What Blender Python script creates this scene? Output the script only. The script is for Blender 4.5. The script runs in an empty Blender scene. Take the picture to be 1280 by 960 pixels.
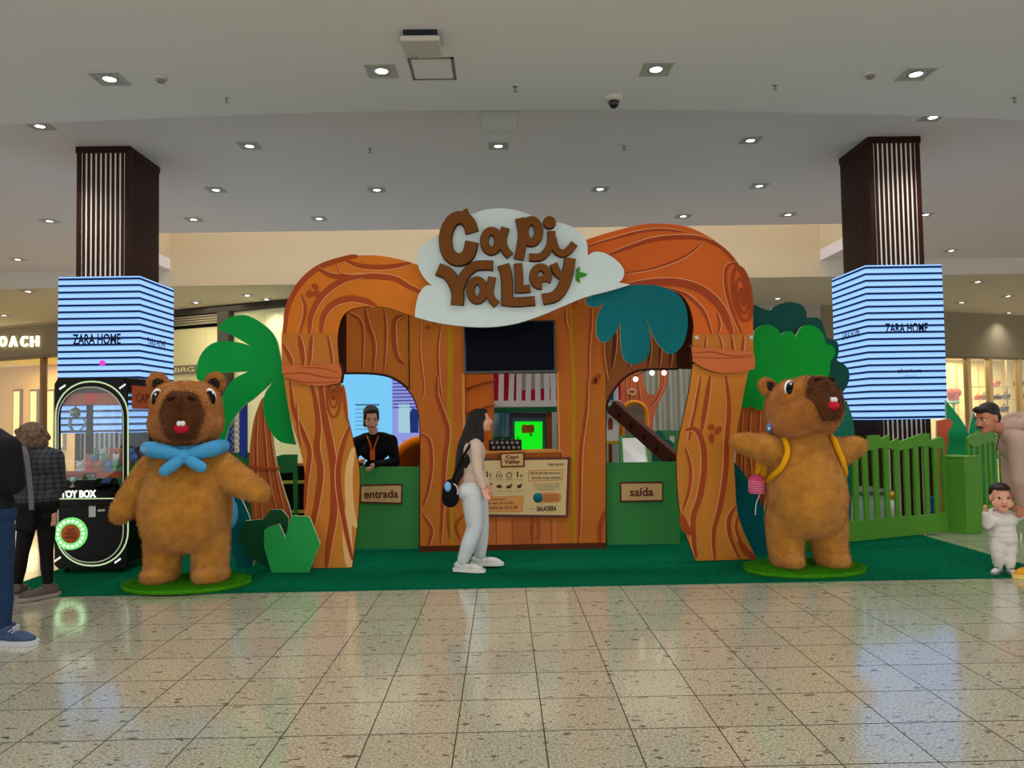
import bpy, bmesh, math, random
from mathutils import Vector, Matrix, geometry
random.seed(7)
SC = bpy.context.scene
COL = SC.collection

# ------------------------------------------------------------------ camera
CAM_H, FPX = 1.58, 960.0
cam_data = bpy.data.cameras.new('camera')
cam_data.sensor_width = 36.0
cam_data.lens = 36.0 * FPX / 1280.0
cam_data.clip_end = 200
cam = bpy.data.objects.new('camera', cam_data)
COL.objects.link(cam)
YAW, PITCH, ROLL = math.radians(-0.72), math.radians(2.39), math.radians(-0.97)
CR = Matrix.Rotation(YAW, 3, 'Z') @ Matrix.Rotation(math.pi / 2 + PITCH, 3, 'X') @ Matrix.Rotation(ROLL, 3, 'Z')
cam.matrix_world = Matrix.Translation((0, 0, CAM_H)) @ CR.to_4x4()
SC.camera = cam

# ------------------------------------------------------------------ world and exposure
world = bpy.data.worlds.new('world')
SC.world = world
world.use_nodes = True
world.node_tree.nodes['Background'].inputs[0].default_value = (1.0, 0.985, 0.965, 1)
world.node_tree.nodes['Background'].inputs[1].default_value = 1.5
SC.view_settings.view_transform = 'Standard'
SC.view_settings.look = 'None'
SC.view_settings.gamma = 1.0
SC.view_settings.use_curve_mapping = False
SC.view_settings.exposure = 0.22
DOWNLIGHT_W = 130.0

# ------------------------------------------------------------------ helpers
def ray(px, py):
    return CR @ Vector(((px - 640) / FPX, -(py - 480) / FPX, -1))
def at(px, py, Y):
    d = ray(px, py); t = Y / d.y
    return Vector((d.x * t, Y, CAM_H + d.z * t))
def on_z(px, py, z=0.0):
    d = ray(px, py); t = (z - CAM_H) / d.z
    return Vector((d.x * t, d.y * t, z))
def xz(px, py, Y):
    v = at(px, py, Y); return (v.x, v.z)
def XZ(pts, Y):
    return [xz(p[0], p[1], Y) for p in pts]
def zm(pts, ox, oy, s):           # crop coordinates -> photo coordinates
    return [(ox + p[0] * s, oy + p[1] * s) + tuple(p[2:]) for p in pts]

def smooth(pts, n=5, closed=False):
    pts = [Vector(p) for p in pts]
    m = len(pts); out = []
    rng = range(m) if closed else range(m - 1)
    for i in rng:
        if closed:
            p0, p1, p2, p3 = pts[(i - 1) % m], pts[i], pts[(i + 1) % m], pts[(i + 2) % m]
        else:
            p1, p2 = pts[i], pts[i + 1]
            p0 = pts[i - 1] if i > 0 else p1 * 2 - p2
            p3 = pts[i + 2] if i + 2 < m else p2 * 2 - p1
        for k in range(n):
            t = k / n
            out.append(0.5 * ((2 * p1) + (p2 - p0) * t + (2 * p0 - 5 * p1 + 4 * p2 - p3) * t * t + (3 * p1 - p0 - 3 * p2 + p3) * t ** 3))
    if not closed: out.append(pts[-1])
    return out
def smooth_runs(runs, n=5):
    """closed outline made of open runs, each smoothed on its own (corners where runs meet)"""
    out = []
    for r in runs:
        s = smooth(r, n) if len(r) > 2 else [Vector(p) for p in r]
        out += s[:-1] if len(s) > 1 else s
    return out

def lin(c):
    c = c / 255.0
    return c / 12.92 if c <= 0.04045 else ((c + 0.055) / 1.055) ** 2.4
KALB = 1.45
MATS = {}
def mat(name, rgb, rough=0.55, spec=0.12, metal=0.0, emit=0.0, var=0.0, vscale=6.0, bump=0.0, bscale=60.0, raw=False, sheen=0.0, coat=0.0, rgb2=None, stretch=None):
    if name in MATS: return MATS[name]
    m = bpy.data.materials.new(name); m.use_nodes = True
    nt = m.node_tree; b = nt.nodes['Principled BSDF']
    k = 1.0 if (raw or emit > 0) else KALB
    col = [min(0.92, lin(v) * k) for v in rgb]
    b.inputs['Base Color'].default_value = (*col, 1)
    b.inputs['Roughness'].default_value = rough
    b.inputs['Specular IOR Level'].default_value = spec
    b.inputs['Metallic'].default_value = metal
    if sheen: b.inputs['Sheen Weight'].default_value = sheen
    if coat:
        b.inputs['Coat Weight'].default_value = coat; b.inputs['Coat Roughness'].default_value = 0.12
    if emit > 0:
        b.inputs['Emission Color'].default_value = (*col, 1)
        b.inputs['Emission Strength'].default_value = emit
        b.inputs['Base Color'].default_value = (*[c * 0.2 for c in col], 1)
    if var or bump or rgb2:
        tc = nt.nodes.new('ShaderNodeTexCoord'); mp = nt.nodes.new('ShaderNodeMapping')
        nt.links.new(tc.outputs['Object'], mp.inputs[0])
        if stretch: mp.inputs['Scale'].default_value = stretch
        if var or rgb2:
            n = nt.nodes.new('ShaderNodeTexNoise'); n.inputs['Scale'].default_value = vscale; n.inputs['Detail'].default_value = 5
            nt.links.new(mp.outputs[0], n.inputs['Vector'])
            r = nt.nodes.new('ShaderNodeValToRGB'); nt.links.new(n.outputs['Fac'], r.inputs[0])
            r.color_ramp.elements[0].position = 0.3; r.color_ramp.elements[1].position = 0.7
            c2 = [min(0.92, lin(v) * k) for v in rgb2] if rgb2 else [min(0.95, c * (1 + var)) for c in col]
            r.color_ramp.elements[0].color = (*(col if rgb2 else [c * (1 - var) for c in col]), 1)
            r.color_ramp.elements[1].color = (*c2, 1)
            nt.links.new(r.outputs[0], b.inputs['Base Color'])
        if bump:
            n = nt.nodes.new('ShaderNodeTexNoise'); n.inputs['Scale'].default_value = bscale; n.inputs['Detail'].default_value = 4
            nt.links.new(mp.outputs[0], n.inputs['Vector'])
            bp = nt.nodes.new('ShaderNodeBump'); bp.inputs['Strength'].default_value = bump; bp.inputs['Distance'].default_value = 0.02
            nt.links.new(n.outputs['Fac'], bp.inputs['Height']); nt.links.new(bp.outputs[0], b.inputs['Normal'])
    MATS[name] = m
    return m
def glass_mat(name, tint=(1, 1, 1), gloss=0.10, rough=0.02):
    if name in MATS: return MATS[name]
    m = bpy.data.materials.new(name); m.use_nodes = True; nt = m.node_tree
    for n in list(nt.nodes):
        if n.type == 'BSDF_PRINCIPLED': nt.nodes.remove(n)
    out = [n for n in nt.nodes if n.type == 'OUTPUT_MATERIAL'][0]
    t = nt.nodes.new('ShaderNodeBsdfTransparent'); t.inputs[0].default_value = (*tint, 1)
    g = nt.nodes.new('ShaderNodeBsdfGlossy'); g.inputs['Roughness'].default_value = rough
    mx = nt.nodes.new('ShaderNodeMixShader'); mx.inputs[0].default_value = gloss
    nt.links.new(t.outputs[0], mx.inputs[1]); nt.links.new(g.outputs[0], mx.inputs[2]); nt.links.new(mx.outputs[0], out.inputs[0])
    MATS[name] = m
    return m

def tag(o, label=None, cat=None, group=None, kind=None):
    if label: o['label'] = label
    if cat: o['category'] = cat
    if group: o['group'] = group
    if kind: o['kind'] = kind
    return o
def thing(name, label, cat, loc=(0, 0, 0), group=None, rotz=0.0):
    o = bpy.data.objects.new(name, None); COL.objects.link(o)
    o.empty_display_size = 0.1
    o.location = loc; o.rotation_euler = (0, 0, rotz)
    return tag(o, label, cat, group)
def root_mat(o):
    M = Matrix.Translation(o.location) @ o.rotation_euler.to_matrix().to_4x4()
    return root_mat(o.parent) @ M if o.parent else M

class MB:
    """collects simple shapes in world coordinates; build() links them as one mesh object"""
    def __init__(s): s.v, s.f, s.m, s.sm = [], [], [], []
    def add(s, vs, fs, mi=0, smooth_=False):
        o = len(s.v); s.v += [tuple(v) for v in vs]
        for f in fs: s.f.append([i + o for i in f]); s.m.append(mi); s.sm.append(smooth_)
        return s
    def box(s, x0, x1, y0, y1, z0, z1, mi=0, M=None):
        vs = [Vector((x, y, z)) for z in (z0, z1) for y in (y0, y1) for x in (x0, x1)]
        if M: vs = [M @ v for v in vs]
        return s.add(vs, [(0, 2, 3, 1), (4, 5, 7, 6), (0, 1, 5, 4), (2, 6, 7, 3), (0, 4, 6, 2), (1, 3, 7, 5)], mi)
    def cbox(s, c, d, mi=0, rot=None):
        M = Matrix.Translation(c) @ (rot.to_4x4() if rot else Matrix.Identity(4))
        return s.box(-d[0] / 2, d[0] / 2, -d[1] / 2, d[1] / 2, -d[2] / 2, d[2] / 2, mi, M)
    def rbox(s, x0, x1, y0, y1, z0, z1, b=0.01, mi=0, M=None):      # box with chamfered edges
        bm = bmesh.new()
        bmesh.ops.create_cube(bm, size=1)
        for v in bm.verts:
            v.co = Vector(((x0 + x1) / 2 + v.co.x * (x1 - x0), (y0 + y1) / 2 + v.co.y * (y1 - y0), (z0 + z1) / 2 + v.co.z * (z1 - z0)))
        bmesh.ops.bevel(bm, geom=bm.edges[:], offset=b, segments=2, affect='EDGES', profile=0.5)
        if M: bm.transform(M)
        s.add([v.co for v in bm.verts], [[v.index for v in f.verts] for f in bm.faces] if not bm.verts.index_update() else [], mi)
        bm.free(); return s
    def plate(s, polys, y0, y1, mi=0, side=None):
        """outline (x,z) with optional holes, extruded from y0 (front) to y1"""
        polys = [[(p[0], p[1]) for p in q] for q in polys]
        side = mi if side is None else side
        flat = [p for q in polys for p in q]
        n = len(flat)
        tris = geometry.tessellate_polygon([[Vector((p[0], p[1], 0)) for p in q] for q in polys])
        vs = [(p[0], y0, p[1]) for p in flat] + [(p[0], y1, p[1]) for p in flat]
        o = len(s.v); s.v += vs
        for t in tris:
            a, b, c = [flat[i] for i in t]
            if (b[0] - a[0]) * (c[1] - a[1]) - (b[1] - a[1]) * (c[0] - a[0]) < 0: t = (t[0], t[2], t[1])
            s.f.append([o + i for i in t]); s.m.append(mi); s.sm.append(False)
            s.f.append([o + n + i for i in reversed(t)]); s.m.append(side); s.sm.append(False)
        k = 0
        for q in polys:
            ar = sum(q[i - 1][0] * q[i][1] - q[i][0] * q[i - 1][1] for i in range(len(q)))
            m = len(q)
            hole = q is not polys[0]
            for i in range(m):
                a, b = k + i, k + (i + 1) % m
                f = [o + a, o + n + a, o + n + b, o + b]
                if (ar > 0) == hole: f.reverse()
                if not hole and ar > 0: pass
                s.f.append(f[::-1] if not hole and ar > 0 else f); s.m.append(side); s.sm.append(False)
            k += m
        return s
    def tube(s, pts, r, n=8, mi=0, cap=True, closed=False):
        pts = [Vector(p) for p in pts]; N = len(pts)
        rs = r if isinstance(r, (list, tuple)) else [r] * N
        o = len(s.v); up = None
        for i, p in enumerate(pts):
            a = pts[(i - 1) % N] if (closed or i > 0) else p
            b = pts[(i + 1) % N] if (closed or i < N - 1) else p
            t = (b - a).normalized()
            if up is None:
                up = Vector((0, 0, 1)) if abs(t.z) < 0.9 else Vector((1, 0, 0))
            u = (up - t * up.dot(t)).normalized(); w = t.cross(u); up = u
            for k in range(n):
                an = 2 * math.pi * k / n
                s.v.append(tuple(p + (u * math.cos(an) + w * math.sin(an)) * rs[i]))
        R = N if closed else N - 1
        for i in range(R):
            j = (i + 1) % N
            for k in range(n):
                s.f.append([o + i * n + k, o + i * n + (k + 1) % n, o + j * n + (k + 1) % n, o + j * n + k]); s.m.append(mi); s.sm.append(True)
        if cap and not closed:
            s.f.append([o + k for k in range(n)][::-1]); s.m.append(mi); s.sm.append(False)
            s.f.append([o + (N - 1) * n + k for k in range(n)]); s.m.append(mi); s.sm.append(False)
        return s
    def lathe(s, prof, c=(0, 0, 0), n=20, mi=0, M=None, smooth_=True):
        """profile of (radius, z) turned around the z axis through c"""
        o = len(s.v); c = Vector(c)
        for r, z in prof:
            for k in range(n):
                a = 2 * math.pi * k / n
                v = Vector((r * math.cos(a), r * math.sin(a), z))
                s.v.append(tuple((M @ v if M else v) + c))
        for i in range(len(prof) - 1):
            for k in range(n):
                s.f.append([o + i * n + k, o + i * n + (k + 1) % n, o + (i + 1) * n + (k + 1) % n, o + (i + 1) * n + k]); s.m.append(mi); s.sm.append(smooth_)
        for i, rev in ((0, True), (len(prof) - 1, False)):
            if prof[i][0] > 1e-5:
                f = [o + i * n + k for k in range(n)]
                s.f.append(f[::-1] if rev else f); s.m.append(mi); s.sm.append(False)
        return s
    def ell(s, c, r, rot=None, mi=0, n=20, m=12):
        c = Vector(c); r = (r, r, r) if not isinstance(r, (tuple, list)) else r
        o = len(s.v)
        for i in range(m + 1):
            th = math.pi * i / m
            for k in range(n):
                a = 2 * math.pi * k / n
                v = Vector((math.sin(th) * math.cos(a) * r[0], math.sin(th) * math.sin(a) * r[1], -math.cos(th) * r[2]))
                s.v.append(tuple((rot @ v if rot else v) + c))
        for i in range(m):
            for k in range(n):
                f = [o + i * n + k, o + i * n + (k + 1) % n, o + (i + 1) * n + (k + 1) % n, o + (i + 1) * n + k]
                s.f.append(f); s.m.append(mi); s.sm.append(True)
        return s
    def ribbon(s, pts, w, y, mi=0, taper=True, off=0.0):
        """flat painted stroke on the plane at y; pts (x,z), w half width (m)"""
        pts = [Vector((p[0], p[1])) for p in pts]; N = len(pts); o = len(s.v)
        for i, p in enumerate(pts):
            t = (pts[min(i + 1, N - 1)] - pts[max(i - 1, 0)]).normalized()
            nn = Vector((-t.y, t.x)); k = i / (N - 1)
            ww = w * (.35 + .65 * max(0, math.sin(math.pi * min(1, max(0, k)))) ** 0.5 if taper else 1.0) + 0.0005
            c = p + nn * off * ((.35 + .65 * max(0, math.sin(math.pi * k)) ** 0.5) if taper else 1)
            s.v.append((c.x + nn.x * ww, y, c.y + nn.y * ww)); s.v.append((c.x - nn.x * ww, y, c.y - nn.y * ww))
        for i in range(N - 1):
            a = o + 2 * i
            s.f.append([a, a + 1, a + 3, a + 2]); s.m.append(mi); s.sm.append(False)
        return s
    def mesh(s, name):
        me = bpy.data.meshes.new(name); me.from_pydata(s.v, [], s.f)
        me.polygons.foreach_set('material_index', s.m); me.polygons.foreach_set('use_smooth', s.sm)
        me.update(); return me
    def build(s, name, mats, parent=None, fixn=False, label=None, kind=None):
        me = s.mesh(name)
        if fixn:
            bm = bmesh.new(); bm.from_mesh(me); bmesh.ops.recalc_face_normals(bm, faces=bm.faces[:]); bm.to_mesh(me); bm.free()
        return link(name, me, mats, parent, label=label, kind=kind)
def link(name, me, mats, parent=None, world_coords=True, label=None, kind=None):
    if not isinstance(mats, (list, tuple)): mats = [mats]
    if not len(me.materials):
        for m in mats: me.materials.append(m)
    o = bpy.data.objects.new(name, me); COL.objects.link(o)
    if parent:
        o.parent = parent
        if world_coords: me.transform(root_mat(parent).inverted())
    if label: o['label'] = label
    if kind: o['kind'] = kind
    return o
def struct(name, mb, mats, parent=None, fixn=True):
    o = mb.build(name, mats, parent, fixn)
    if not parent: o['kind'] = 'structure'
    return o
def cutout(name, outline, Y, thick, mats, parent=None, holes=(), label=None):
    """flat board cut to a photo outline at its own distance Y, with real thickness"""
    polys = [[(p[0], max(p[1], 0.0125)) for p in XZ(outline, Y)]] + [XZ(h, Y) for h in holes]
    n = 2 if isinstance(mats, (list, tuple)) and len(mats) > 1 else 1
    return MB().plate(polys, Y, Y + thick, 0, 1 if n == 2 else 0).build(name, mats, parent, True, label=label)
def copy_obj(o, parent=None, loc=None):
    c = o.copy(); COL.objects.link(c)
    if parent: c.parent = parent
    if loc is not None: c.location = loc
    return c
def text(body, width, center, m, parent=None, name='lettering', depth=0.004, height=None, rot=None, bold=0.0, shear=0.0):
    """lettering facing -Y (towards the camera), centred; width in metres"""
    cu = bpy.data.curves.new('txt', 'FONT'); cu.body = body; cu.align_x = 'CENTER'; cu.align_y = 'CENTER'
    cu.extrude = 0.02; cu.offset = bold; cu.shear = shear; cu.resolution_u = 4
    ob = bpy.data.objects.new('txt', cu); COL.objects.link(ob)
    dg = bpy.context.evaluated_depsgraph_get()
    me = bpy.data.meshes.new_from_object(ob.evaluated_get(dg))
    bpy.data.objects.remove(ob); bpy.data.curves.remove(cu)
    xs = [v.co.x for v in me.vertices]; ys = [v.co.y for v in me.vertices]
    cx, cy = (max(xs) + min(xs)) / 2, (max(ys) + min(ys)) / 2
    sx = width / (max(xs) - min(xs)); sy = height / (max(ys) - min(ys)) if height else sx
    R = rot.to_4x4() if rot else Matrix.Identity(4)
    M = Matrix.Translation(center) @ R @ Matrix.Rotation(math.pi / 2, 4, 'X') @ Matrix.Diagonal((sx, sy, depth / 0.04, 1)) @ Matrix.Translation((-cx, -cy, 0))
    me.transform(M); me.name = name
    me.materials.clear()
    return link(name, me, m, parent)

def seg_geom(mb, p0, r0, p1, r1, n=14):
    p0, p1 = Vector(p0), Vector(p1)
    mb.ell(p0, r0, n=n, m=8); mb.ell(p1, r1, n=n, m=8)
    if (p1 - p0).length > 1e-4: mb.tube([p0, p1], [r0, r1], n)
def chain(mb, pts):
    for a, b in zip(pts[:-1], pts[1:]): seg_geom(mb, a[0], a[1], b[0], b[1])
def loft(mb, rings, n=24):
    """rings: (centre, rx, ry[, tilt]) stacked; closed surface"""
    o = len(mb.v)
    for R in rings:
        c = Vector(R[0])
        for k in range(n):
            a = 2 * math.pi * k / n
            ca, sa = math.cos(a), math.sin(a)
            e = 0.85
            v = Vector((R[1] * math.copysign(abs(ca) ** e, ca), R[2] * math.copysign(abs(sa) ** e, sa), 0))
            if len(R) > 3: v = R[3] @ v
            mb.v.append(tuple(c + v))
    for i in range(len(rings) - 1):
        for k in range(n):
            mb.f.append([o + i * n + k, o + i * n + (k + 1) % n, o + (i + 1) * n + (k + 1) % n, o + (i + 1) * n + k]); mb.m.append(0); mb.sm.append(True)
    mb.f.append([o + k for k in range(n)][::-1]); mb.m.append(0); mb.sm.append(True)
    e = o + (len(rings) - 1) * n
    mb.f.append([e + k for k in range(n)]); mb.m.append(0); mb.sm.append(True)
def blob(name, mb, m, parent, voxel=0.012, it=4, label=None, noise=0.0, M=None):
    """fuse overlapping closed shapes into one continuous smooth surface"""
    me = mb.mesh(name)
    if M: me.transform(M)
    ob = bpy.data.objects.new('tmp', me); COL.objects.link(ob)
    md = ob.modifiers.new('r', 'REMESH'); md.mode = 'VOXEL'; md.voxel_size = voxel; md.use_smooth_shade = True
    if it:
        sm = ob.modifiers.new('s', 'SMOOTH'); sm.iterations = it; sm.factor = 0.5
    dg = bpy.context.evaluated_depsgraph_get()
    me2 = bpy.data.meshes.new_from_object(ob.evaluated_get(dg))
    bpy.data.objects.remove(ob); bpy.data.meshes.remove(me)
    me2.materials.clear(); me2.name = name
    me2.polygons.foreach_set('use_smooth', [True] * len(me2.polygons))
    return link(name, me2, m, parent, label=label)
# ================================================================== setting
Z1, Z2, Z3 = 5.5, 5.72, 5.28          # near ceiling, middle ceiling, far ceiling
# ---- floor: polished speckled granite
def granite(name, joints=False):
    m = bpy.data.materials.new(name); m.use_nodes = True; nt = m.node_tree; b = nt.nodes['Principled BSDF']
    N = nt.nodes.new; L = nt.links.new
    ge = N('ShaderNodeNewGeometry')
    oi = N('ShaderNodeObjectInfo')
    n1 = N('ShaderNodeTexNoise'); n1.inputs['Scale'].default_value = 70; n1.inputs['Detail'].default_value = 6; n1.inputs['Roughness'].default_value = 0.7
    L(ge.outputs['Position'], n1.inputs['Vector'])
    r1 = N('ShaderNodeValToRGB'); L(n1.outputs['Fac'], r1.inputs[0])
    e = r1.color_ramp.elements
    e[0].position = 0.33; e[0].color = (0.13, 0.12, 0.095, 1)
    e[1].position = 0.62; e[1].color = (0.70, 0.68, 0.53, 1)
    x = e.new(0.45); x.color = (0.43, 0.415, 0.32, 1)
    mp = N('ShaderNodeMapping'); mp.inputs['Scale'].default_value = (1.0, 2.1, 1); mp.inputs['Rotation'].default_value = (0, 0, 0.25)
    L(ge.outputs['Position'], mp.inputs[0])
    n2 = N('ShaderNodeTexNoise'); n2.inputs['Scale'].default_value = 12; n2.inputs['Detail'].default_value = 3; n2.inputs['Roughness'].default_value = 0.55
    L(mp.outputs[0], n2.inputs['Vector'])
    r2 = N('ShaderNodeValToRGB'); L(n2.outputs['Fac'], r2.inputs[0])
    r2.color_ramp.elements[0].position = 0.345; r2.color_ramp.elements[0].color = (0.16, 0.14, 0.12, 1)
    r2.color_ramp.elements[1].position = 0.385; r2.color_ramp.elements[1].color = (1, 1, 1, 1)
    mx = N('ShaderNodeMixRGB'); mx.blend_type = 'MULTIPLY'; mx.inputs[0].default_value = 0.85
    L(r1.outputs[0], mx.inputs[1]); L(r2.outputs[0], mx.inputs[2])
    n3 = N('ShaderNodeTexNoise'); n3.inputs['Scale'].default_value = 1.1; L(ge.outputs['Position'], n3.inputs['Vector'])
    r3 = N('ShaderNodeValToRGB'); L(n3.outputs['Fac'], r3.inputs[0])
    r3.color_ramp.elements[0].color = (0.92, 0.90, 0.90, 1); r3.color_ramp.elements[1].color = (1, 1, 0.95, 1)
    mx2 = N('ShaderNodeMixRGB'); mx2.blend_type = 'MULTIPLY'; mx2.inputs[0].default_value = 1
    L(mx.outputs[0], mx2.inputs[1]); L(r3.outputs[0], mx2.inputs[2])
    last = mx2
    if not joints:
        rr = N('ShaderNodeMapRange'); rr.inputs['To Min'].default_value = 0.95; rr.inputs['To Max'].default_value = 1.04
        L(oi.outputs['Random'], rr.inputs['Value'])
        mx3 = N('ShaderNodeMixRGB'); mx3.blend_type = 'MULTIPLY'; mx3.inputs[0].default_value = 1
        L(mx2.outputs[0], mx3.inputs[1]); L(rr.outputs[0], mx3.inputs[2]); last = mx3
    else:
        br = N('ShaderNodeTexBrick'); br.offset = 0; br.inputs['Scale'].default_value = 1
        br.inputs['Brick Width'].default_value = TW; br.inputs['Row Height'].default_value = TW; br.inputs['Mortar Size'].default_value = 0.003
        br.inputs['Color1'].default_value = (1, 1, 1, 1); br.inputs['Color2'].default_value = (0.93, 0.93, 0.93, 1); br.inputs['Mortar'].default_value = (0.3, 0.28, 0.24, 1)
        mq = N('ShaderNodeMapping'); mq.inputs['Location'].default_value = (-TX0, -TY0, 0); L(ge.outputs['Position'], mq.inputs[0]); L(mq.outputs[0], br.inputs['Vector'])
        mx3 = N('ShaderNodeMixRGB'); mx3.blend_type = 'MULTIPLY'; mx3.inputs[0].default_value = 1
        L(mx2.outputs[0], mx3.inputs[1]); L(br.outputs['Color'], mx3.inputs[2]); last = mx3
    L(last.outputs[0], b.inputs['Base Color'])
    b.inputs['Coat Weight'].default_value = 0.45; b.inputs['Coat Roughness'].default_value = 0.10; b.inputs['Roughness'].default_value = 0.13; b.inputs['Specular IOR Level'].default_value = 1.0
    return m
TW, TX0, TY0 = 0.437, 0.18, 3.92
GR_T = granite('granite_tile'); GR_F = granite('granite_far', True)
# the carpet footprint
CX0, CX1, CY0 = -4.82, 5.2, 7.14
tiles = []
for j in range(-3, 14):
    for i in range(-14, 14):
        x, y = TX0 + i * TW, TY0 + j * TW
        xc, yc = x + TW / 2, y + TW / 2
        if abs(xc) > 0.70 * (yc + 0.5) + 0.1: continue
        if CX0 - .1 < x and x + TW < CX1 + .1 and y > CY0 - 0.05: continue
        if yc < 3.15: continue
        tiles.append((yc, x, y))
tiles.sort(); tiles = tiles[:296]
jm = mat('joint', (58, 52, 42), 0.8)
occupied = {(round((x - TX0) / TW), round((y - TY0) / TW)) for _, x, y in tiles}
jmax = max(j for _, j in occupied)
fl = MB()
# sub-floor below the tiles (joint colour) and the far floor at tile level
i0, i1, j0, j1 = -14, 14, -3, 14
fl.box(TX0 + i0 * TW, TX0 + i1 * TW, TY0 + j0 * TW, TY0 + j1 * TW, -0.2, -0.004, 1)
for j in range(j0, j1):
    run = None
    for i in range(i0, i1 + 1):
        free = i < i1 and (i, j) not in occupied
        if free and run is None: run = i
        if not free and run is not None:
            fl.box(TX0 + run * TW, TX0 + i * TW, TY0 + j * TW, TY0 + (j + 1) * TW, -0.01, 0.0, 0); run = None
X0_, X1_, Y0_, Y1_ = TX0 + i0 * TW, TX0 + i1 * TW, TY0 + j0 * TW, TY0 + j1 * TW
for a in ((-40, X0_, -12, 45), (X1_, 40, -12, 45), (X0_, X1_, -12, Y0_), (X0_, X1_, Y1_, 45)):
    fl.box(a[0], a[1], a[2], a[3], -0.2, 0.0, 0)
floor = struct('floor', fl, [GR_F, jm])
tm = MB(); g = 0.0018; gy = 0.0026
bm_ = bmesh.new()
tm.add([(g, gy, -0.004), (TW - g, gy, -0.004), (TW - g, TW - gy, -0.004), (g, TW - gy, -0.004)] +
       [(g + .0012, gy + .0012, 0), (TW - g - .0012, gy + .0012, 0), (TW - g - .0012, TW - gy - .0012, 0), (g + .0012, TW - gy - .0012, 0)],
       [(4, 5, 6, 7)]).add(tm.v[:8], [(0, 1, 5, 4), (1, 2, 6, 5), (2, 3, 7, 6), (3, 0, 4, 7)], 1)
tme = tm.mesh('tile'); tme.materials.append(GR_T); tme.materials.append(jm)
for _, x, y in tiles:
    o = bpy.data.objects.new('tile', tme); COL.objects.link(o); o.parent = floor; o.location = (x, y, 0)

# ---- carpet
carpet_m = mat('carpet', (2, 84, 56), 0.95, 0.02, var=0.18, vscale=22, bump=0.5, bscale=400)
MB().box(CX0, CX1, CY0, 15.4, 0.0005, 0.012).build('carpet', carpet_m)
tag(bpy.data.objects['carpet'], 'dark green carpet spread under the wooden arch and booth', 'carpet')

# ---- ceilings
ceil_m = mat('ceiling_paint', (252, 244, 248), 0.9, 0.1, raw=True)
ceil_w = mat('ceiling_paint_far', (228, 218, 198), 0.9, 0.1, raw=True)
wall_beige = mat('beige_paint', (190, 174, 148), 0.9, 0.1)
band_m = mat('bulkhead_paint', (224, 218, 206), 0.9, 0.1, raw=True)
edge_px = [(0, 157), (160, 149), (320, 143), (480, 139), (640, 137), (800, 137), (960, 139.5), (1120, 144), (1280, 150)]
edge = [on_z(x, y, Z1) for x, y in edge_px]
e0, e1 = edge[0] + (edge[0] - edge[1]) * 8, edge[-1] + (edge[-1] - edge[-2]) * 8
poly = [Vector((-40, -12, Z1)), Vector((40, -12, Z1)), Vector((40, e1.y, Z1)), e1] + edge[::-1] + [e0, Vector((-40, e0.y, Z1))]
mb = MB()
tr = geometry.tessellate_polygon([poly]); n = len(poly)
mb.add(poly + [p + Vector((0, 0, .5)) for p in poly], [t for t in tr] + [tuple(i + n for i in t) for t in tr] + [(i, (i + 1) % n, n + (i + 1) % n, n + i) for i in range(n)])
struct('ceiling', mb, ceil_m)
VX0, VX1, VY0, VY1 = -9.0, 8.82, 16.8, 20.9      # open well behind, with the beige upper wall
mb = MB()
mb.box(-40, 40, 8.6, VY0, Z2, Z2 + .3).box(-40, VX0, VY0, VY1, Z2, Z2 + .3).box(VX1, 40, VY0, VY1, Z2, Z2 + .3)
struct('ceiling_middle', mb, mat('ceiling_paint_mid', (255, 238, 248), 0.9, 0.1, raw=True))
struct('ceiling_far', MB().box(-40, 40, VY1 + .05, 40, Z3, Z3 + .3), ceil_w)
mb = MB().box(VX0, VX1, VY1, VY1 + .045, Z3 - .01, 9)
mb.box(VX0 - .25, VX0, VY0, VY1 + .25, Z2 + .3, 9).box(VX1, VX1 + .25, VY0, VY1 + .25, Z2 + .3, 9)
mb.box(VX0 - .25, VX1 + .25, VY0 - .25, VY0, Z2 + .3, 9)
struct('wall_upper', mb, wall_beige)
mb = MB().box(-40, VX0, VY1, VY1 + .045, Z3 - .01, Z2 + .01).box(VX1, 40, VY1, VY1 + .045, Z3 - .01, Z2 + .01)
struct('trim_1', mb, band_m)

# ---- recessed downlights
frame_m = mat('downlight_frame', (190, 188, 186), 0.45, raw=True)
lens_m = mat('downlight_lens', (255, 250, 240), emit=9.0)
refl_m = mat('downlight_reflector', (150, 150, 148), 0.3, metal=0.4)
def dl_parts(s):
    f = MB(); h = s / 2
    for a in ((-h, h, -h, -h + .035), (-h, h, h - .035, h), (-h, -h + .035, -h + .035, h - .035), (h - .035, h, -h + .035, h - .035)):
        f.box(a[0], a[1], a[2], a[3], -.012, .002)
    p = MB().box(-h + .035, h - .035, -h + .035, h - .035, -.004, .002)
    r = MB().lathe([(s * .30, -.006), (s * .30, -.016), (s * .22, -.016), (s * .20, -.008)], n=20)
    l = MB().lathe([(0, -.010), (s * .21, -.010)], n=20)
    l = MB().lathe([(0.0, -.014), (s * .12, -.0135), (s * .205, -.010)], n=20)
    return f.mesh('frame'), p.mesh('plate'), r.mesh('ring'), l.mesh('lens')
plate_m = mat('downlight_plate', (205, 202, 198), 0.5, raw=True)
DLP = {}
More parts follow.
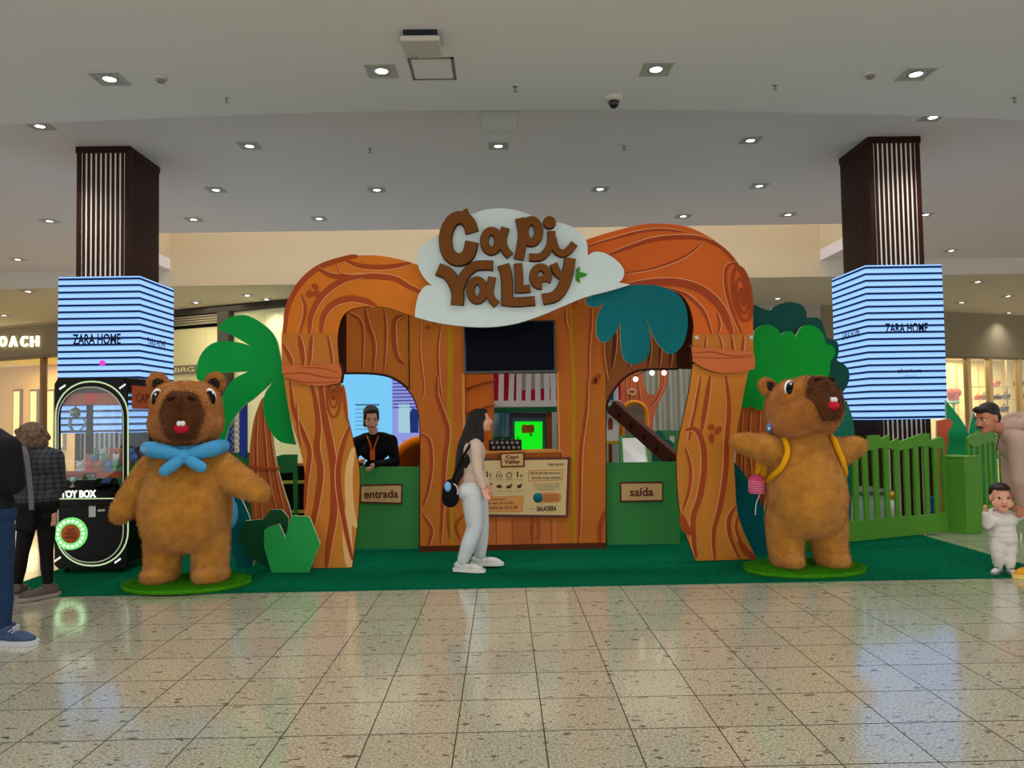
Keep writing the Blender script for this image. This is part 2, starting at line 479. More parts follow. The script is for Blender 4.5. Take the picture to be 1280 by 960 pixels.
def downlight(px, py, z, label, s=0.30, w=1.0, group='recessed ceiling downlights', loc=None):
    p = loc if loc else on_z(px, py, z)
    t = thing('ceiling_downlight', label, 'light', p, group)
    if s not in DLP:
        DLP[s] = dl_parts(s)
        for me, m in zip(DLP[s], (frame_m, plate_m, refl_m, lens_m)): me.materials.append(m)
    for me, nm in zip(DLP[s], ('frame', 'plate', 'ring', 'lens')):
        link(nm, me, [], t, False)
    ld = bpy.data.lights.new('downlight_beam', 'SPOT'); ld.energy = DOWNLIGHT_W * w; ld.color = (1, .97, .93)
    ld.spot_size = math.radians(125); ld.spot_blend = 0.9; ld.shadow_soft_size = 0.12
    lo = bpy.data.objects.new('downlight_beam', ld); COL.objects.link(lo); lo.parent = t; lo.location = (0, 0, -.05)
    return t
ordn = ['first', 'second', 'third', 'fourth', 'fifth', 'sixth', 'seventh', 'eighth']
def row(pts, z, where, s=0.30, w=1.0):
    for k, (x, y) in enumerate(pts):
        downlight(x, y, z, f'square recessed downlight, {ordn[k]} from the left {where}', s, w)
row([(137, 98), (477, 88), (820, 86), (1145, 92)], Z1, 'in the nearest ceiling row', 0.34, 1.0)
row([(50, 157), (312, 182), (623, 182), (938, 175), (1166, 146)], Z2 - .002, 'in the row just past the curved ceiling edge')
row([(270, 237), (471, 237), (750, 236), (949, 232)], Z2 - .002, 'in the row above the cloud sign', 0.30)
row([(62, 276), (242, 274), (399, 273), (854, 270), (985, 268), (1157, 268)], Z2 - .002, 'in the row along the ceiling well edge', 0.30)
row([(22, 324), (1189, 313)], Z2 - .002, 'in the side ceiling beyond the slatted columns', 0.30, .6)
row([(35, 364), (245, 378), (309, 369), (333, 374), (972, 373), (1222, 352), (1260, 370)], Z3 - .002, 'in the lower ceiling before the shops', 0.34, .6)
row([(5, 394), (1202, 378), (1261, 391)], Z3 - .002, 'right above the shop fascias', 0.34, .8)
for k, (x, y) in enumerate([(-4.2, 5.2), (-1.4, 5.2), (1.4, 5.2), (4.2, 5.2), (-4.2, 1.6), (0, 1.6), (4.2, 1.6), (-2, -2), (2, -2)]):  # unseen downlights continuing the ceiling grid, added for the light they give
    downlight(0, 0, 0, f'square recessed downlight over the near walkway, {ordn[k % 8]} of nine' if k < 8 else 'square recessed downlight over the near walkway, last of nine', 0.34, 1.0, loc=Vector((x, y, Z1)))

# ---- ceiling fittings
white_pl = mat('white_plastic', (176, 172, 164), 0.5)
grey_pl = mat('grey_plastic', (118, 114, 108), 0.5)
dark_pl = mat('dark_plastic', (20, 20, 22), 0.25, 0.5)
metal_m = mat('chrome', (120, 116, 110), 0.3, metal=0.8)
for (x, y, z, lb) in [(283, 121, Z1, 'small ceiling sprinkler left of the access panel in the near ceiling'), (644, 107, Z1, 'small ceiling sprinkler between wireless box and dome camera'),
                      (969, 105, Z1, 'small ceiling sprinkler right of the dome camera'), (1268, 121, Z1, 'small ceiling sprinkler at the far right edge'),
                      (462, 185, Z2, 'small ceiling sprinkler past the curved edge, above the left arch'), (780, 182, Z2, 'small ceiling sprinkler past the curved edge, above the right arch')]:
    p = on_z(x, y, z); t = thing('ceiling_sprinkler', lb, 'sprinkler', p, 'ceiling sprinklers')
    P = lambda q: [(p.x + a, p.y + b, p.z + c) for a, b, c in q]
    MB().lathe([(.045, 0), (.045, -.006), (.02, -.012), (0, -.012)], p, 16).build('rosette', white_pl, t, True)
    MB().lathe([(.012, -.01), (.012, -.05), (.006, -.055), (.006, -.07)], p, 10).lathe([(.0, -.07), (.022, -.07), (.022, -.074), (0, -.074)], p, 12).build('head', metal_m, t, True)
for (x, y, lb) in [(201, 97, 'round white smoke detector near the first downlight'), (1088, 92, 'round white smoke detector beside the last near downlight')]:
    p = on_z(x, y, Z1); t = thing('smoke_detector', lb, 'smoke detector', p, 'smoke detectors')
    MB().lathe([(.075, 0), (.075, -.02), (.06, -.028), (.0, -.028)], p, 20).build('base', white_pl, t, True)
    MB().lathe([(.045, -.028), (.045, -.05), (.03, -.06), (0, -.06)], p, 16).build('sensor', grey_pl, t, True)
p = on_z(767, 121, Z1); t = thing('dome_camera', 'white dome security camera with dark lens hanging from the ceiling', 'camera', p)
MB().lathe([(.11, 0), (.11, -.03), (.085, -.06), (.0, -.06)], p, 24).build('housing', white_pl, t, True)
MB().lathe([(.066, -.06), (.066, -.09), (.05, -.125), (.03, -.14), (0, -.145)], p, 20).build('lens_dome', dark_pl, t, True)
p = on_z(527, 47, Z1); t = thing('wireless_box', 'white square wireless access box hung below the ceiling', 'router', p)
q = p
MB().rbox(q.x - .2, q.x + .2, q.y - .2, q.y + .2, q.z - .13, q.z - .07, .02).build('body', white_pl, t, True)
MB().box(q.x - .17, q.x + .17, q.y - .17, q.y + .17, q.z - .07, q.z).build('bracket', mat('dark_bracket', (34, 36, 44), .6), t, True)
for dx in (-.12, -.08): MB().box(q.x + dx, q.x + dx + .012, q.y + .12, q.y + .17, q.z - .132, q.z - .128).build('port_mark', grey_pl, t, True)
def hatch(px, z, w, lb, wid=.03, m=None):
    c = [on_z(x, y, z) for x, y in px]; cx = sum((v.x for v in c)) / 4; cy = sum((v.y for v in c)) / 4
    x0, x1 = min(v.x for v in c[:2] + c[2:]), max(v.x for v in c)
    x0 = (c[0].x + c[3].x) / 2; x1 = (c[1].x + c[2].x) / 2; y1 = (c[0].y + c[1].y) / 2; y0 = (c[2].y + c[3].y) / 2
    if y0 > y1: y0, y1 = y1, y0
    t = thing('access_panel', lb, 'panel', (cx, cy, z))
    f = MB()
    for a in ((x0, x1, y0, y0 + wid), (x0, x1, y1 - wid, y1), (x0, x0 + wid, y0, y1), (x1 - wid, x1, y0, y1)): f.box(a[0], a[1], a[2], a[3], z - .006, z + .002)
    f.build('frame', m or grey_pl, t, True)
    MB().box(x0 + wid, x1 - wid, y0 + wid, y1 - wid, z - .003, z + .002).build('panel', ceil_m, t, True)
hatch([(508, 72), (567, 71), (571, 99), (517, 100)], Z1, .03, 'square grey-framed access panel in the near ceiling', .035)
hatch([(600, 139), (648, 138), (648, 163), (600, 164)], Z2, .03, 'faint square access panel past the curved ceiling edge', .012, ceil_w)
# ================================================================== slatted columns with screens
slat_m = mat('dark_slat', (44, 22, 18), 0.45, var=0.25, vscale=4, stretch=(8, 8, .6))
core_m = mat('column_core', (210, 202, 190), 0.8)
def screen_mat():
    m = bpy.data.materials.new('striped_screen'); m.use_nodes = True; nt = m.node_tree; N = nt.nodes.new; L = nt.links.new
    b = nt.nodes['Principled BSDF']
    ge = N('ShaderNodeNewGeometry'); sp = N('ShaderNodeSeparateXYZ'); L(ge.outputs['Position'], sp.inputs[0])
    a = N('ShaderNodeMath'); a.operation = 'SUBTRACT'; a.inputs[1].default_value = LED_Z1 - 0.0515; L(sp.outputs['Z'], a.inputs[0])
    d = N('ShaderNodeMath'); d.operation = 'DIVIDE'; d.inputs[1].default_value = 0.0972; L(a.outputs[0], d.inputs[0])
    f = N('ShaderNodeMath'); f.operation = 'FRACT'; L(d.outputs[0], f.inputs[0])
    r = N('ShaderNodeValToRGB'); L(f.outputs[0], r.inputs[0]); r.color_ramp.interpolation = 'LINEAR'
    e = r.color_ramp.elements
    c1 = (0.24, 0.47, 0.95, 1); c2 = (0.34, 0.54, 1.0, 1); k = (0.004, 0.012, 0.045, 1)
    e[0].position = 0.0; e[0].color = k; e[1].position = 1.0; e[1].color = c2
    for p, c in ((0.31, k), (0.33, c1), (0.6, c2), (0.80, c1), (0.98, c1)):
        x = e.new(p); x.color = c
    e[len(e) - 1].color = k
    L(r.outputs[0], b.inputs['Emission Color']); b.inputs['Emission Strength'].default_value = 1.15
    b.inputs['Base Color'].default_value = (.004, .004, .006, 1); b.inputs['Roughness'].default_value = .9; b.inputs['Specular IOR Level'].default_value = .05
    return m
LY0 = 11.3
LED_Z1 = at(1131, 331, LY0).z; LED_Z0 = at(1131, 524, LY0).z
SCR = screen_mat()
scr_txt = mat('screen_letter', (16, 20, 40), 0.5)
scr_pk = mat('screen_pink', (214, 60, 190), emit=1.0)
def column(x0, x1, cx0, cx1, side, lbc, lbs):
    # screen box x0..x1 (photo px of the front face), column cx0..cx1
    X0, X1 = at(x0, 400, LY0).x, at(x1, 400, LY0).x
    D = 1.17
    C0, C1 = at(cx0, 250, LY0 + .15).x, at(cx1, 250, LY0 + .15).x
    cy0, cy1 = LY0 + .12, LY0 + D - .06
    t = thing('slatted_column', lbc, 'column', ((C0 + C1) / 2, (cy0 + cy1) / 2, 0))
    MB().box(C0 + .012, C1 - .012, cy0 + .012, cy1 - .012, 0, Z2).build('core', core_m, t, True)
    MB().box(C0 - .012, C1 + .012, cy0 - .012, cy1 + .012, Z2 - .1, Z2 - .001).build('top_frame', slat_m, t, True)
    for (xx, yy) in ((C0, cy0), (C1, cy0), (C0, cy1), (C1, cy1)):
        sx = 1 if xx == C0 else -1; sy = 1 if yy == cy0 else -1
        MB().box(min(xx, xx + sx * .07), max(xx, xx + sx * .07), min(yy, yy + sy * .07), max(yy, yy + sy * .07), 0, Z2 - .1).build('corner_post', slat_m, t, True)
    n = 9
    pitch = (C1 - C0 - .14) / n
    for k in range(n):
        c = C0 + .07 + pitch * (k + .5)
        o = MB().box(-.020, .020, 0, .03, 0, Z2 - .1)
        if k == 0: fm = o.mesh('slat'); fm.materials.append(slat_m)
        for yy in (cy0, cy1 - .03):
            q = bpy.data.objects.new('slat', fm); COL.objects.link(q); q.parent = t; q.location = Vector((c, yy, 0)) - t.location
    n2 = 14; p2 = (cy1 - cy0 - .14) / n2
    sm = MB().box(0, .045, -.024, .024, 0, Z2 - .1).mesh('slat'); sm.materials.append(slat_m)
    for k in range(n2):
        for xx in (C0, C1 - .045):
            q = bpy.data.objects.new('slat', sm); COL.objects.link(q); q.parent = t; q.location = Vector((xx, cy0 + .07 + p2 * (k + .5), 0)) - t.location
    s = thing('screen_tower', lbs, 'screen', ((X0 + X1) / 2, LY0 + D / 2, LED_Z0))
    e = .06
    MB().box(X0, X1, LY0, LY0 + e, LED_Z0, LED_Z1).build('front_screen', SCR, s, True)
    MB().box(X0, X1, LY0 + D - e, LY0 + D, LED_Z0, LED_Z1).build('rear_screen', SCR, s, True)
    MB().box(X0, X0 + e, LY0 + e, LY0 + D - e, LED_Z0, LED_Z1).build('side_screen', SCR, s, True)
    MB().box(X1 - e, X1, LY0 + e, LY0 + D - e, LED_Z0, LED_Z1).build('side_screen', SCR, s, True)
    rim = MB().box(X0 + e, X1 - e, LY0 + e, LY0 + D - e, LED_Z1 - .03, LED_Z1 - .005)
    rim.build('top_cover', mat('screen_cover', (28, 28, 32), .6), s, True)
    return s, X0, X1
s, X0, X1 = column(72.5, 174.5, 97, 163, 1, 'dark wood slatted column above the black prize machine', 'blue striped screen wrapped round the column by the prize machine')
zt = at(120, 424, LY0).z
text('ZARA HOME', .70, (at(121, 424, LY0).x, LY0 - .003, zt), scr_txt, s, 'screen_lettering', .002, height=.16, bold=.025)
MB().lathe([(0, -.002), (.045, -.002), (.045, .002), (0, .002)], n=16, M=Matrix.Rotation(math.pi / 2, 4, 'X'), c=(at(128, 454, LY0).x, LY0 - .003, at(128, 454, LY0).z)).build('screen_badge', scr_pk, s)
text('ZARA HOME', .62, (X1 + .003, LY0 + .55, zt - .02), scr_txt, s, 'screen_lettering', .002, height=.13, rot=Matrix.Rotation(math.pi / 2, 3, 'Z'))
s, X0, X1 = column(1084, 1180, 1087, 1151, -1, 'dark wood slatted column behind the light green picket fence', 'blue striped screen wrapped round the column behind the fence')
text('ZARA HOME', .64, (at(1133, 410, LY0).x, LY0 - .003, at(1133, 410, LY0).z), scr_txt, s, 'screen_lettering', .002, height=.15, bold=.025)
text('abertura', .36, (at(1137, 463, LY0).x, LY0 - .003, at(1137, 463, LY0).z), scr_txt, s, 'screen_lettering', .002, height=.07)
text('embreve', .2, (at(1137, 469, LY0).x, LY0 - .003, at(1137, 470, LY0).z), mat('screen_teal', (40, 120, 190), emit=.6), s, 'screen_lettering', .002, height=.04)
text('ZARA HOME', .62, (X0 - .003, LY0 + .55, at(1133, 412, LY0).z), scr_txt, s, 'screen_lettering', .002, height=.13, rot=Matrix.Rotation(-math.pi / 2, 3, 'Z'))

# ================================================================== painted wooden arch
W_base = mat('wood_paint', (178, 112, 40), 0.55, var=0.10, vscale=1.4)
W_arch = mat('wood_paint_arch', (196, 108, 30), 0.55, var=0.12, vscale=1.2)
W_red = mat('wood_paint_red', (190, 88, 32), 0.55, var=0.12, vscale=1.2)
W_belt = mat('wood_paint_belt', (182, 96, 52), 0.55)
G_dark = mat('grain_dark', (146, 62, 26), 0.55)
G_arch = mat('grain_arch', (154, 66, 28), 0.55)
G_red = mat('grain_red', (146, 60, 28), 0.55)
G_lite = mat('grain_light', (204, 140, 92), 0.55)
G_cream = mat('grain_cream', (208, 164, 108), 0.55)
G_yel = mat('grain_yellow', (164, 118, 14), 0.55)
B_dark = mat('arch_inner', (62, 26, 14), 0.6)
def grain(parent, Y, strokes, dark, name='painted_streak', lite=True, eps=.0025):
    """painted streaks: (points px, half width px[, side of light line])"""
    k = Y / FPX; o = None
    for i, st in enumerate(strokes):
        mb = MB(); pts, w = st[0], st[1]; sd = st[2] if len(st) > 2 else 1
        q = [Vector(p) for p in XZ(smooth([Vector(p[:2]) for p in pts], 6), Y)]
        q = [Vector((p.x, max(p.y, .016))) for p in q]
        mb.ribbon(q, w * k, Y - eps - .0009 * i, 0)
        if lite and sd: mb.ribbon(q, .55 * k, Y - eps - .0009 * i - .0004, 1, off=sd * w * k)
        o = mb.build(name, [dark, G_lite], parent)
    return o
def spots(parent, Y, cs, m, name='painted_spot'):
    for (x, y, rx, ry, an) in cs:
        pts = [(x + rx * math.cos(a) * math.cos(an) - ry * math.sin(a) * math.sin(an), y + rx * math.cos(a) * math.sin(an) + ry * math.sin(a) * math.cos(an)) for a in [i * math.pi / 8 for i in range(16)]]
        q = XZ(pts, Y); MB().add([(a, Y - .0125, b) for a, b in q], [list(range(16))]).build(name, m, parent)
def rings(parent, Y, cs, dark, name='painted_knot'):
    k = Y / FPX
    for (x, y, rx, ry, an, w) in cs:
        pts = [(x + rx * math.cos(a) * math.cos(an) - ry * math.sin(a) * math.sin(an), y + rx * math.cos(a) * math.sin(an) + ry * math.sin(a) * math.cos(an)) for a in [i * math.pi / 12 for i in range(25)]]
        MB().ribbon(XZ(pts, Y), w * k, Y - .012, 0, taper=False).build(name, dark, parent)
AY = 8.2; AT = 0.30
arch = thing('wooden_arch', 'big painted plywood tree-trunk archway with two legs in front of the booth', 'archway', (at(640, 700, AY).x, AY, 0))
def c2(p): return zm(p, 330, 260, .25)
def c3(p): return zm(p, 330, 470, .2707)
def c4(p): return zm(p, 640, 260, .25)
def c5(p): return zm(p, 640, 470, .2707)
zfl = lambda x: None
# left leg
legL = smooth_runs([[(354, 462), (356, 480), (360, 505), (365, 529), (375, 562), (381, 592), (380, 632), (381, 662), (385, 690), (392, 711.5)], [(392, 711.5), (440, 710.5)],
                    [(440, 710.5), (446, 660), (449, 622), (449, 586), (442, 554), (433, 516), (425, 478), (424, 462)], [(424, 462), (354, 462)]])
oL = cutout('left_leg', legL, AY, .045, [W_base, B_dark], arch)
grain(oL, AY, [(c3([(215, 20), (240, 120), (252, 240), (245, 330), (262, 440), (246, 580), (225, 690), (230, 760)]), 4.2),
               (c3([(120, 20), (140, 160), (190, 280), (212, 360), (196, 500), (190, 620)]), 3.2),
               (c3([(262, 20), (275, 150), (310, 330), (325, 460), (322, 640), (300, 780), (288, 888)]), 5),
               (c3([(395, 230), (360, 330), (342, 440), (350, 560), (375, 700), (408, 850)]), 3.6, -1),
               (c3([(150, 120), (158, 240), (175, 330)]), 1.5),
               (c3([(365, 40), (375, 120), (385, 210)]), 2.4)], G_dark)
grain(oL, AY, [(c3([(415, 330), (392, 450), (398, 600), (425, 700)]), 5, 0), (c3([(398, 560), (385, 700), (388, 800), (395, 885)]), 6, 0)], G_cream, 'painted_pale_streak')
rings(oL, AY, [(330 + .2707 * 322, 470 + .2707 * 100, 8.5, 24, 0, 1.3), (330 + .2707 * 322, 470 + .2707 * 90, 5, 15, 0, 1.2), (330 + .2707 * 322, 470 + .2707 * 85, 1.5, 6, 0, 1.5)], G_dark)
# left shin panel and curved arm (upper piece)
upL = smooth_runs([[(352.5, 458), (352, 432), (352, 418)], [(352, 418), (422, 418)], [(422, 418), (422, 432), (424, 458)], [(424, 458), (352.5, 458)]])
oU = cutout('left_collar', upL, AY - .02, .07, [mat('wood_paint_collar', (172, 102, 40), .55), B_dark], arch)
grain(oU, AY - .02, [([(374, 419), (378, 440), (379, 457)], 3.5), ([(390, 419), (388, 440), (387, 457)], 3), ([(410, 419), (414, 440), (416, 457)], 2.2), ([(354, 430), (362, 446), (366, 457)], 3)], G_dark)
armL = smooth_runs([[(352, 418), (355, 400), (362, 375), (377, 350), (400, 332), (425, 322), (460, 319), (490, 322), (522, 331), (560, 345)], [(560, 345), (560, 402)],
                    [(560, 402), (520, 396), (490, 386), (470, 383), (450, 384), (435, 389), (426, 400), (422, 418)], [(422, 418), (352, 418)]])
oA = cutout('left_arm', armL, AY, .05, [W_arch, B_dark], arch)
grain(oA, AY, [(c2([(105, 630), (118, 500), (180, 380), (280, 295), (420, 248), (470, 242)]), 3.6, 0),
               (c2([(270, 300), (330, 335), (430, 345), (530, 340), (650, 352), (730, 395), (830, 440)]), 4, 1),
               (c2([(405, 262), (470, 288), (560, 298), (650, 292), (735, 275)]), 3.5, -1),
               (c2([(365, 278), (380, 320), (430, 335), (520, 332)]), 1.0, 1),
               (c2([(228, 628), (240, 530), (300, 430), (400, 362), (500, 342)]), 4.2, -1),
               (c2([(285, 628), (300, 540), (350, 480), (430, 455), (510, 468), (560, 490)]), 4.6, -1),
               (c2([(185, 430), (205, 510), (178, 628)]), 2.2, -1)], G_arch)
spots(oA, AY, [(387, 367.5, 4.2, 4.8, .3), (395.5, 367, 3.5, 4.6, .3), (394, 358, 4.5, 3.4, .5)], G_arch)
def belt(pts, Y, nm, lines):
    o = cutout(nm, pts, Y, .14, [W_belt, B_dark], arch)
    grain(o, Y, lines, mat('belt_line', (142, 62, 32), .55), 'painted_crease', lite=False)
    return o
belt(smooth_runs([[(352, 455), (390, 457), (424, 454)], [(424, 454), (427, 466), (425.5, 478)], [(425.5, 478), (405, 482), (385, 481), (366, 475), (353, 467)], [(353, 467), (352, 455)]]), AY - .05, 'left_belt',
     [(c2([(90, 830), (200, 825), (300, 845), (385, 850)]), .7), (c2([(100, 850), (200, 870), (300, 872), (380, 868)]), .5), (c2([(180, 800), (280, 800), (380, 825)]), .5)])
# right leg
legR = smooth_runs([[(866, 455), (862, 486), (854, 524), (847, 559), (846, 584), (848, 622), (854, 657), (870, 702)], [(870, 702), (946, 699)],
                    [(946, 699), (930, 665), (921.5, 638), (919, 605), (917.5, 567), (921.5, 538), (927, 508), (934, 470), (940, 455)], [(940, 455), (866, 455)]])
oR = cutout('right_leg', legR, AY, .045, [W_base, B_dark], arch)
grain(oR, AY, [(c5([(870, 0), (850, 120), (825, 240), (815, 300)]), 2.2, -1), (c5([(915, 0), (895, 140), (875, 260)]), 3.4, 1),
               (c5([(985, 0), (1000, 140), (990, 300), (985, 440), (960, 600), (930, 720), (935, 855)]), 3.6, -1),
               (c5([(800, 250), (850, 250), (880, 320), (885, 430), (865, 560), (835, 650), (838, 760), (850, 840)]), 4, -1),
               (c5([(800, 330), (825, 420), (820, 520), (790, 620)]), 2.4, 1),
               (c5([(780, 640), (800, 700), (835, 730)]), 5, 0),
               (c5([(1030, 600), (1000, 660), (1005, 740), (1050, 850)]), 3, -1), (c5([(1040, 640), (1035, 720), (1090, 840)]), 2, -1),
               (c5([(1045, 760), (1080, 810), (1125, 845)]), 4, 0)], G_dark)
spots(oR, AY, [(640 + .2707 * 918, 470 + .2707 * 236, 3.8, 4.4, .5), (640 + .2707 * 950, 470 + .2707 * 250, 5.5, 3.8, -.9), (640 + .2707 * 920, 470 + .2707 * 288, 3.6, 6.5, 0)], G_dark)
colR = smooth_runs([[(866, 418), (865, 440)], [(865, 440), (942, 446)], [(942, 446), (941.5, 418)], [(941.5, 418), (866, 418)]])
oC = cutout('right_collar', colR, AY - .02, .07, [mat('wood_paint_collar', (172, 102, 40), .55), B_dark], arch)
grain(oC, AY - .02, [([(883, 419), (882, 430), (881, 441)], 1.6), ([(899, 419), (902, 430), (903, 441)], 1.6), ([(914, 419), (916, 432), (917, 441)], 2.2), ([(930, 419), (929, 432), (928, 441)], 2)], G_dark)
belt(smooth_runs([[(864, 430), (866, 434), (900, 436), (942, 440)], [(942, 440), (944, 452), (943, 461)], [(943, 461), (925, 465), (902, 466), (882, 461), (866, 452)], [(866, 452), (864, 430)]]), AY - .05, 'right_belt',
     [(c4([(900, 725), (1000, 720), (1100, 740), (1205, 735)]), .7), (c4([(900, 745), (1000, 750), (1100, 750), (1210, 745)]), .4)])
armR = smooth_runs([[(700, 312), (735, 299), (765, 289.5), (800, 281), (825, 279.5), (855, 282.5), (880, 292.5), (902, 307.5), (920, 327.5), (932, 352.5), (940, 377.5), (941.5, 418)], [(941.5, 418), (866, 418)],
                    [(866, 418), (867, 408), (864, 390), (857, 375), (845, 365), (815, 357), (785, 356), (745, 362), (700, 376)], [(700, 376), (700, 312)]])
oB = cutout('right_arm', armR, AY, .05, [W_red, B_dark], arch)
grain(oB, AY, [(c4([(380, 190), (500, 155), (640, 118), (760, 108), (860, 120)]), 2, 1), (c4([(480, 235), (600, 190), (720, 155), (860, 145), (960, 155), (1050, 200)]), 3.2, 1),
               (c4([(550, 330), (700, 305), (830, 260), (900, 220), (950, 175)]), 1.6, -1), (c4([(580, 385), (700, 370), (830, 372), (950, 410), (1040, 490), (1080, 570), (1100, 632)]), 5.5, 1),
               (c4([(800, 405), (880, 440), (960, 520), (1000, 632)]), 2.4, 1), (c4([(1000, 160), (1090, 240), (1160, 350), (1190, 450)]), 2.4, 0),
               (c4([(1120, 270), (1070, 300), (1068, 400), (1100, 520), (1145, 630)]), 2.6, -1), (c4([(1025, 520), (1040, 580), (1030, 632)]), 1.6, 1)], G_red)
rings(oB, AY, [(640 + .25 * 1150, 260 + .25 * 430, 11, 34, -.15, 2.0), (640 + .25 * 1150, 260 + .25 * 440, 6.5, 22, -.15, 1.5), (640 + .25 * 1152, 260 + .25 * 445, 2.5, 10, -.15, 1.6)], G_red)
for (x, y) in ((870, 421), (938, 421)): MB().box(at(x, y, AY).x - .02, at(x, y, AY).x + .02, AY - .03, AY - .02, at(x, y, AY).z - .03, at(x, y, AY).z + .01).build('hook', white_pl, arch, True)
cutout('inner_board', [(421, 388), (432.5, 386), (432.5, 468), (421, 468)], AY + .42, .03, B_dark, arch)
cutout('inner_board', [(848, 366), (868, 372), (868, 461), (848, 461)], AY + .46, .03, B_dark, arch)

# ================================================================== cloud sign with raised lettering
SY = AY - 0.12
cloud_m = mat('cloud_white', (190, 204, 204), 0.5)
let_m = mat('letter_brown', (104, 60, 20), 0.5, var=0.08, vscale=3)
let_e = mat('letter_edge', (60, 30, 12), 0.55)
sign = thing('cloud_sign', 'white cloud-shaped sign board with raised brown lettering on top of the arch', 'sign', at(650, 335, SY))
def c6(p): return zm(p, 510, 250, .21875)
cl = smooth_runs([c6([(370, 80), (430, 58), (510, 48), (590, 53), (680, 78), (760, 112), (850, 126), (930, 150), (990, 190), (1022, 245), (1028, 318)]),
                  c6([(1028, 318), (1065, 296), (1120, 302), (1180, 335), (1222, 378), (1236, 412), (1226, 450), (1203, 472)]), c6([(1203, 472), (1235, 476), (1270, 484)]),
                  c6([(1270, 484), (1150, 520), (1010, 556), (880, 610), (760, 660), (640, 700), (520, 722), (400, 727), (280, 718), (160, 700), (38, 668)]),
                  c6([(38, 668), (44, 610), (58, 550), (82, 508), (110, 487), (137, 491)]), c6([(137, 491), (100, 455), (68, 405), (53, 350), (58, 300), (88, 255), (135, 218), (185, 190), (250, 120), (370, 80)])])
cutout('cloud_board', cl, SY, .06, [cloud_m, mat('board_edge', (150, 150, 140), .6)], sign)
def stroke_letter(name, strokes):
    mb = MB(); k = AY / FPX
    y0, y1 = SY - .002, SY - .065
    for si, (pts, w, closed) in enumerate(strokes):
        y1 = SY - .065 - .0025 * si
        q = smooth([Vector(p) for p in c6(pts)], 5, closed)
        q = [Vector(p) for p in XZ(q, SY)]; N = len(q); h = w * .21875 * k / 2; o = len(mb.v)
        for i, p in enumerate(q):
            a = q[(i - 1) % N] if (closed or i) else p; b = q[(i + 1) % N] if (closed or i < N - 1) else p
            t = (b - a).normalized(); nn = Vector((-t.y, t.x))
            for (s_, yy) in ((-1, y0), (-1, y1 + .018), (-.86, y1), (.86, y1), (1, y1 + .018), (1, y0)):
                mb.v.append((p.x + nn.x * h * s_, yy, p.y + nn.y * h * s_))
        for i in range(N if closed else N - 1):
            j = (i + 1) % N
            for c in range(5):
                mb.f.append([o + i * 6 + c, o + i * 6 + c + 1, o + j * 6 + c + 1, o + j * 6 + c]); mb.m.append(0 if c == 2 else 1); mb.sm.append(False)
        if not closed:
            for e in (0, N - 1):
                mb.f.append([o + e * 6 + c for c in range(6)]); mb.m.append(1); mb.sm.append(False)
    return mb.build(name, [let_m, let_e], sign, True)
def ring_pts(cx, cy, rx, ry, a0=0, a1=360, n=14):
    return [(cx + rx * math.cos(math.radians(a0 + (a1 - a0) * i / n)), cy + ry * math.sin(math.radians(a0 + (a1 - a0) * i / n))) for i in range(n + (0 if abs(a1 - a0) == 360 else 1))]
stroke_letter('letter_c', [([(368, 192), (350, 140), (312, 108), (262, 118), (226, 175), (216, 240), (230, 305), (270, 343), (315, 342), (350, 308), (366, 245)], 76, False), ([(330, 60), (335, 82)], 28, False)])
stroke_letter('letter_a', [(ring_pts(477, 240, 40, 57), 50, True), ([(556, 165), (540, 235), (552, 285), (582, 325)], 48, False)])
stroke_letter('letter_p', [(ring_pts(704, 186, 42, 62), 52, True), ([(640, 112), (655, 190), (648, 270), (632, 345)], 56, False)])
stroke_letter('letter_i', [(ring_pts(807, 135, 18, 18), 38, True), ([(818, 185), (815, 245), (792, 300), (752, 332), (690, 332)], 46, False), ([(826, 225), (842, 285), (880, 312), (918, 292), (948, 255)], 44, False)])
stroke_letter('letter_v', [([(172, 400), (232, 428), (272, 490), (286, 545), (283, 604)], 74, False), ([(290, 520), (322, 440), (376, 388), (430, 378), (488, 380)], 58, False)])
stroke_letter('letter_a', [(ring_pts(396, 520, 38, 56), 48, True), ([(482, 445), (468, 520), (476, 565), (508, 602)], 46, False)])
stroke_letter('letter_l', [([(545, 375), (562, 440), (566, 520), (566, 605)], 68, False), ([(540, 580), (620, 588), (725, 580)], 56, False)])
stroke_letter('letter_l', [([(628, 368), (634, 440), (634, 532)], 48, False), ([(615, 514), (655, 514), (697, 510)], 46, False)])
stroke_letter('letter_e', [(ring_pts(757, 442, 42, 52, 395, 80, 16), 46, False), ([(722, 458), (770, 456), (808, 440)], 34, False)])
stroke_letter('letter_y', [([(924, 338), (912, 420), (885, 500), (840, 555), (768, 572)], 66, False), ([(830, 370), (852, 420), (890, 450)], 46, False)])
lf = MB()
for (ax, ay, bx, by, w) in [(955, 430, 1024, 428, 18), (962, 418, 980, 384, 12), (960, 440, 982, 474, 12)]:
    a, b = Vector((ax, ay)), Vector((bx, by)); d = b - a; nn = Vector((-d.y, d.x)).normalized()
    q = [a, a + d * .3 + nn * w * .8, a + d * .6 + nn * w * .7, b, a + d * .6 - nn * w * .7, a + d * .3 - nn * w * .8]
    MB().plate([XZ(smooth([Vector(p) for p in c6(q)], 3, True), SY)], SY - .02, SY - .001).build('leaf', mat('leaf_green', (52, 122, 38), .5), sign, True)

# ================================================================== booth wall
BY = 9.1; BT = .12
booth = thing('ticket_booth', 'orange painted wooden ticket booth wall with window and two doorways', 'booth', (at(640, 690, BY).x, BY, 0))
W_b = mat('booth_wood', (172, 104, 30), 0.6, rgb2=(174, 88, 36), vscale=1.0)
zb = lambda x, y: (x, y)
